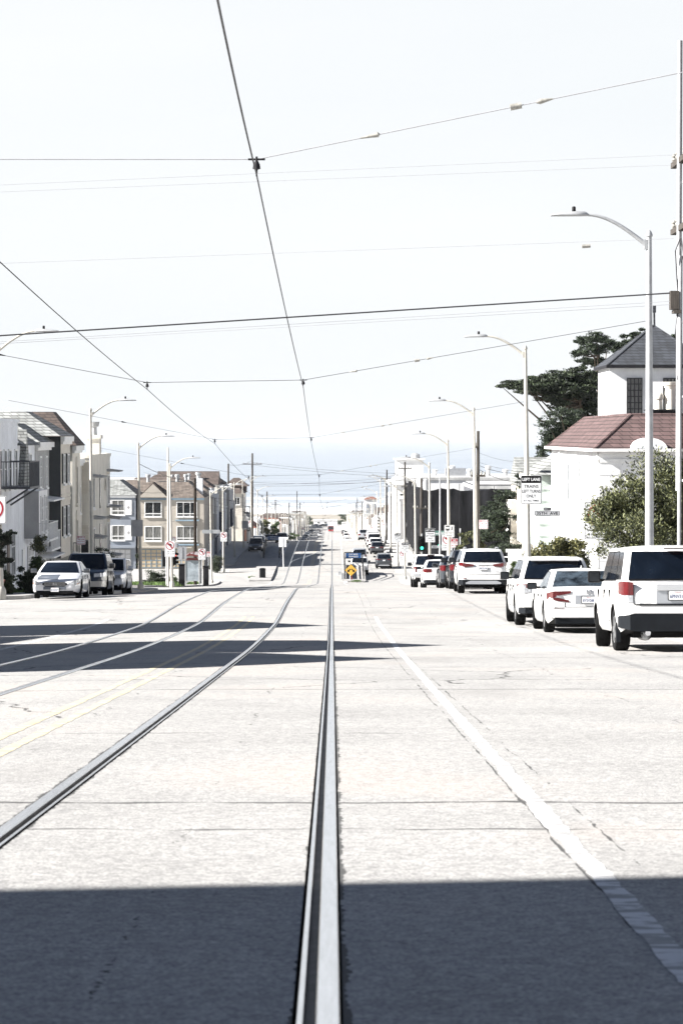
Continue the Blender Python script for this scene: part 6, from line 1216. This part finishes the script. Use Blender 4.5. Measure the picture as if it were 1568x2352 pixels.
lst = [(fr, 805, 'silver'), (fr, 840, 'dark'), (mv, 862, 'bluegrey'), (fr, 905, 'navy'), (mv, 935, 'silver'), (fr, 985, 'white'), (fr, 1040, 'silver'), (mv, 1090, 'grey'), (fr, 1140, 'silver'), (fr, 1190, 'dark')]
for i, (src, y, b) in enumerate(lst): copy(src, 'distant %s car parked on the left, %s below the crest' % (b.replace('bluegrey', 'blue grey'), ORD[i]), -10.0 + .3 * (i % 3), y, 180, {('p_white' if src is fr else 'p_dark'): 'p_' + b})
for i, (x, b) in enumerate(((-7.5, 'silver'), (-3.4, 'dark'), (-1.2, 'bluegrey'))): o = copy(fr, 'tiny %s car crossing the far end of the street' % b.replace('bluegrey', 'blue grey'), x, 1380, 180, {'p_white': 'p_' + b}); o.rotation_euler = (0, 0, R(70)); o['group'] = 'cars at the far end'
# ------------------------------------------------------------------ street furniture, boarding platforms, tram, person
def railing(t, pts, h=1.05, r=.04, name='railing', bars=2, m='black'):
    mb = MB()
    for p in pts: mb.tube([(p[0], p[1], p[2]), (p[0], p[1], p[2] + h)], r, 8)
    for b in range(bars):
        z = h * (1 - b * .45)
        for a, b_ in zip(pts[:-1], pts[1:]): mb.tube([(a[0], a[1], a[2] + z), (b_[0], b_[1], b_[2] + z)], r, 8)
    return mb.build(name, m, t, smooth=60)
def platform(label, x, y, w, z):
    t = thing('boarding_platform', label, 'boarding platform', (x, y, z))
    mb = MB(); mb.prism([(0, 0), (9, .95), (13, .95), (13, -.5), (0, -.5)], 'x', 0, w); mb.build('ramp', 'kerb', t)
    mb = MB(); mb.prism([(0, 0), (9, .95), (13, .95), (13, -.2), (0, -.2)], 'x', -.14, -.003); mb.prism([(0, 0), (9, .95), (13, .95), (13, -.2), (0, -.2)], 'x', w + .003, w + .14); mb.build('kerb', 'kerb', t)
    mb = MB(); mb.prism([(0.1, .12), (9, 1.06), (12.7, 1.06), (12.7, 1.75), (9, 1.75), (0.1, .85)], 'x', .04, .08); mb.build('side_panel', 'black', t)
    for xx in (0.06, w - .06): railing(t, [(xx, .1, .02), (xx, 3, .33), (xx, 6, .65), (xx, 9, .96), (xx, 12.8, .96)], 1.05, .055)
    railing(t, [(0.06, 12.8, .96), (w - .06, 12.8, .96)], 1.35, .05)
    mb = MB(); mb.box(w * .10, w * .92, 12.70, 12.73, 1.72, 2.26); mb.mi(1).text('STAY BACK', w * .51, 2.12, h=.15, w=1.0, y=12.69, bold=.02); mb.text('FROM EDGE', w * .51, 1.88, h=.15, w=1.0, y=12.69, bold=.02); mb.build('warning_sign', ['signblue', 'signwhite'], t)
    mb = MB(); mb.box(-.3, .02, .6, 1.3, .1, .75); mb.box(-.62, -.3, .9, 1.2, .55, .9); mb.build('lift_box', 'galv', t); return t
platform('boarding platform with ramp, black rails and blue sign on the right track', 1.25, 250.5, 2.05, E + zr(256) + .1)
platform('boarding platform with ramp, black rails and blue sign on the left track', -8.5, 297, 2.05, E + zr(305) + .05)
t = thing('traffic_island', 'concrete traffic island nose below the yellow diamond sign', 'traffic island', (1.2, 247, E + zr(248)));
mb = MB(); mb.prism([(0, 0), (.35, -.9), (1.9, -.9), (2.25, 0), (2.25, 3.4), (0, 3.4)], 'z', -.3, .16); mb.mi(1).prism([(.25, -.15), (.5, -.7), (1.75, -.7), (2.0, -.15)], 'z', .1605, .18); mb.build('kerb', ['kerb', 'dirt'], t)
t = thing('traffic_island', 'low concrete island strip beside the left tracks', 'traffic island', (-8.7, 252, E + zr(258) - .05)); mb = MB(); mb.prism([(0, 0), (2.3, 0), (2.3, 45), (0, 45)], 'z', -.3, .16); mb.build('kerb', 'kerb', t)
t = sign('plain back of a white sign on a leaning post at the left island', 'back', 649, 1245, 268, .85, 1.1); t.children[0].data.materials[4] = M['signwhite']
mb = MB(); mb.tube([(.1, .05, -2.8), (0, .05, .5)], .05, 8); mb.build('post', 'trim', t, smooth=60)
t = thing('litter_bin', 'dark green slatted litter bin on the left island', 'litter bin', (P(603, 1340, 256).x, 256, E + zr(256) + .0)); mb = MB()
for k in range(14): a = 2 * math.pi * k / 14; mb.box(.28 * math.cos(a) - .04, .28 * math.cos(a) + .04, .28 * math.sin(a) - .04, .28 * math.sin(a) + .04, .08, 1.05)
mb.lathe([(.24, .05), (.24, 1.0)], n=14); mb.build('slats', 'iron', t); mb = MB(); mb.lathe([(.33, 1.0), (.33, 1.06), (.2, 1.12), (.12, 1.12)], n=14); mb.build('rim', 'black', t, smooth=40)
for px, D, w, h, lab in ((417.5, 190, .46, 1.62, 'black metal utility cabinet left of the shelter'), (473, 195, .43, 1.52, 'black metal utility cabinet right of the shelter')):
    p = P(px, 1340, D); t = thing('utility_cabinet', lab, 'utility cabinet', (p.x, D, GS(XL, D)), 0, 'black utility cabinets'); mb = MB(); mb.box(-w / 2, w / 2, 0, .5, -.05, h); mb.build('cabinet', 'black', t, bevel=.015); mb = MB(); mb.box(-w / 2 - .03, w / 2 + .03, -.03, .53, h + .002, h + .05); mb.build('lid', 'iron', t); mb = MB(); mb.box(-w / 2 + .03, w / 2 - .03, -.012, -.001, .45, h - .1); mb.build('door', 'iron', t)
p = P(442, 1340, 205); t = thing('bus_shelter', 'narrow transit shelter with dark red roof and glass walls', 'bus shelter', (p.x - .6, 205, GS(XL, 205)))
mb = MB(); rows = [[(-.1 + 1.45 * k / 8, y, 2.45 + .12 * math.sin(5 * k / 8) + .03 * k) for k in range(9)] for y in (-.2, 4.2)]; mb.grid(rows); rows2 = [[(a, b, c_ - .14) for a, b, c_ in r_] for r_ in rows]; mb.grid(rows2); mb.grid([rows[0], rows2[0]]); mb.grid([rows[1], rows2[1]]); mb.build('roof', 'p_red', t)
for x in (0, 1.2):
    for y in (0, 1.4, 2.8, 4.0): mb = MB(); mb.box(x - .035, x + .035, y - .035, y + .035, 0, 2.42); mb.build('post', 'galv', t)
mb = MB(); mb.box(.06, 1.14, .0, .03, .35, 2.1); mb.build('glass_panel', mat('shelter_glass', (.35, .40, .44), .15, var=.3, scale=2), t); mb = MB(); mb.box(-.02, .02, .05, 3.95, .35, 2.1); mb.build('glass_panel', 'curtain', t); mb = MB(); mb.box(.05, 1.15, -.03, -.001, 2.1, 2.32); mb.build('header', 'p_red', t)
mb = MB(); mb.box(.1, .5, .6, 3.4, .42, .48); mb.build('bench', 'p_red', t)
p = P(925, 1330, 183); t = thing('fire_hydrant', 'pale fire hydrant at the corner beside the thin grey post', 'fire hydrant', (6.6 + .9, 178, GS(XR, 178))); mb = MB(); mb.lathe([(.16, 0), (.16, .08), (.11, .1), (.11, .6), (.15, .62), (.15, .68), (.09, .8), (.03, .86)], n=12); mb.build('barrel', 's_cream', t, smooth=40); mb = MB(); mb.lathe([(.06, -.2), (.07, -.2), (.07, .2), (.06, .2)], (0, 0, .48), 'x', 10); mb.build('outlet', 's_cream', t, smooth=40)
def barricade(label, x, y):
    t = thing('barricade', label, 'barricade', (x, y, GS(XR, y))); mb = MB()
    for q in (-.5, .5): mb.tube([(q, -.3, 0), (q, 0, 1.1)], .04, 6); mb.tube([(q, .3, 0), (q, 0, 1.1)], .04, 6)
    mb.build('legs', 'wood', t); mb = MB(); mb.box(-.7, .7, -.05, -.01, .75, 1.05); mb.build('board', 'signwhite', t)
barricade('small white and wood barricade on the sidewalk below the traffic light', 8.4, 189)
# tram
t = thing('tram', 'red and silver tram far down the street on the right track', 'tram', (-.75, 1156, E + zr(1160)))
mb = MB(); mb.prism([(-1.37, .45), (1.37, .45), (1.37, 2.6), (1.15, 3.3), (-1.15, 3.3), (-1.37, 2.6)], 'y', 0, 23); mb.build('body', mat('tram_grey', (.5, .5, .52), .4), t, bevel=.12)
mb = MB(); mb.box(-1.2, 1.2, -.03, .02, .5, 1.5); mb.box(-1.38, -1.2, -.02, .3, 1.5, 2.7); mb.box(1.2, 1.38, -.02, .3, 1.5, 2.7); mb.box(-1.2, 1.2, -.03, .02, 2.75, 3.15); mb.build('front_panel', 'p_red', t)
mb = MB(); mb.box(-1.18, 1.18, -.04, .01, 1.5, 2.7); mb.build('windshield', 'glass', t); mb = MB(); mb.box(-1.3, 1.3, 1, 22, 3.3, 3.7); mb.build('roof_equipment', 'signwhite', t); mb = MB(); mb.tube([(0, 8, 3.7), (0, 9.5, 4.7), (0, 8.2, 5.6)], .05, 6); mb.box(-.8, .8, 8.1, 8.3, 5.6, 5.65); mb.build('pantograph', 'iron', t)
for sg in (-1, 1): mb = MB(); mb.lathe([(.11, -.05), (.11, -.031)], (sg * .7, 0, 1.0), 'y', 10); mb.build('tail_light', M['lit_red'], t)
for k in range(5): mb = MB(); mb.box(-1.39, -1.371, 1.2 + k * 4.2, 4.2 + k * 4.2, 1.6, 2.6); mb.build('side_window', 'glass', t)
# person crossing far away
def person(label, x, y, coat):
    t = thing('person', label, 'person', (x, y, G(x, y))); V = [(0, 0, .95), (0, .02, 1.2), (0, .03, 1.42), (0, .02, 1.53), (0, 0, 1.66), (-.1, 0, .92), (-.13, .12, .5), (-.13, .05, .06), (.1, 0, .92), (.13, -.12, .5), (.13, -.25, .08), (-.2, .02, 1.4), (-.27, -.05, 1.12), (-.25, .08, .88), (.2, .02, 1.4), (.27, .06, 1.12), (.25, -.08, .88), (-.13, -.08, .04), (.13, -.36, .06)]
    ED = [(0, 1), (1, 2), (2, 3), (3, 4), (0, 5), (5, 6), (6, 7), (0, 8), (8, 9), (9, 10), (2, 11), (11, 12), (12, 13), (2, 14), (14, 15), (15, 16), (7, 17), (10, 18)]
    RD_ = [.15, .15, .15, .055, .11, .09, .065, .045, .09, .065, .045, .06, .045, .035, .06, .045, .035, .04, .04]
    me = bpy.data.meshes.new('body'); me.from_pydata(V, ED, []); o = bpy.data.objects.new('body', me); COL.objects.link(o); o.modifiers.new('skin', 'SKIN'); o.modifiers.new('sub', 'SUBSURF').levels = 1
    for i, r_ in enumerate(RD_): me.skin_vertices[0].data[i].radius = (r_, r_)
    me.skin_vertices[0].data[0].use_root = True; m2 = bpy.data.meshes.new_from_object(o.evaluated_get(bpy.context.evaluated_depsgraph_get())); o.modifiers.clear(); o.data = m2; m2.materials.clear(); m2.materials.append(M[coat]); m2.materials.append(mat('skin', (.45, .3, .22), .6))
    for p in m2.polygons: p.material_index = 1 if p.center.z > 1.5 else 0; p.use_smooth = True
    o.parent = t; mb = MB(); mb.lathe([(.118, 1.62), (.125, 1.7), (.09, 1.77), (.02, 1.79)], n=10); mb.build('hair', 'ink', t, smooth=60); return t
person('tiny person in dark clothes crossing the street far away', -5.2, 1030, 'cladding')

# ------------------------------------------------------------------ marine haze
mh = bpy.data.materials.new('haze'); mh.use_nodes = True; n_ = mh.node_tree.nodes; n_.remove(n_['Principled BSDF'])
pv = n_.new('ShaderNodeVolumePrincipled'); pv.inputs['Density'].default_value = .00005; pv.inputs['Color'].default_value = (.76, .80, .84, 1); mh.node_tree.links.new(pv.outputs[0], n_['Material Output'].inputs['Volume'])
M['haze'] = mh
mb = MB(); mb.box(-31000, 31000, -150, 61000, -6, E + 17); struct(mb.build('haze', 'haze'), 'stuff')
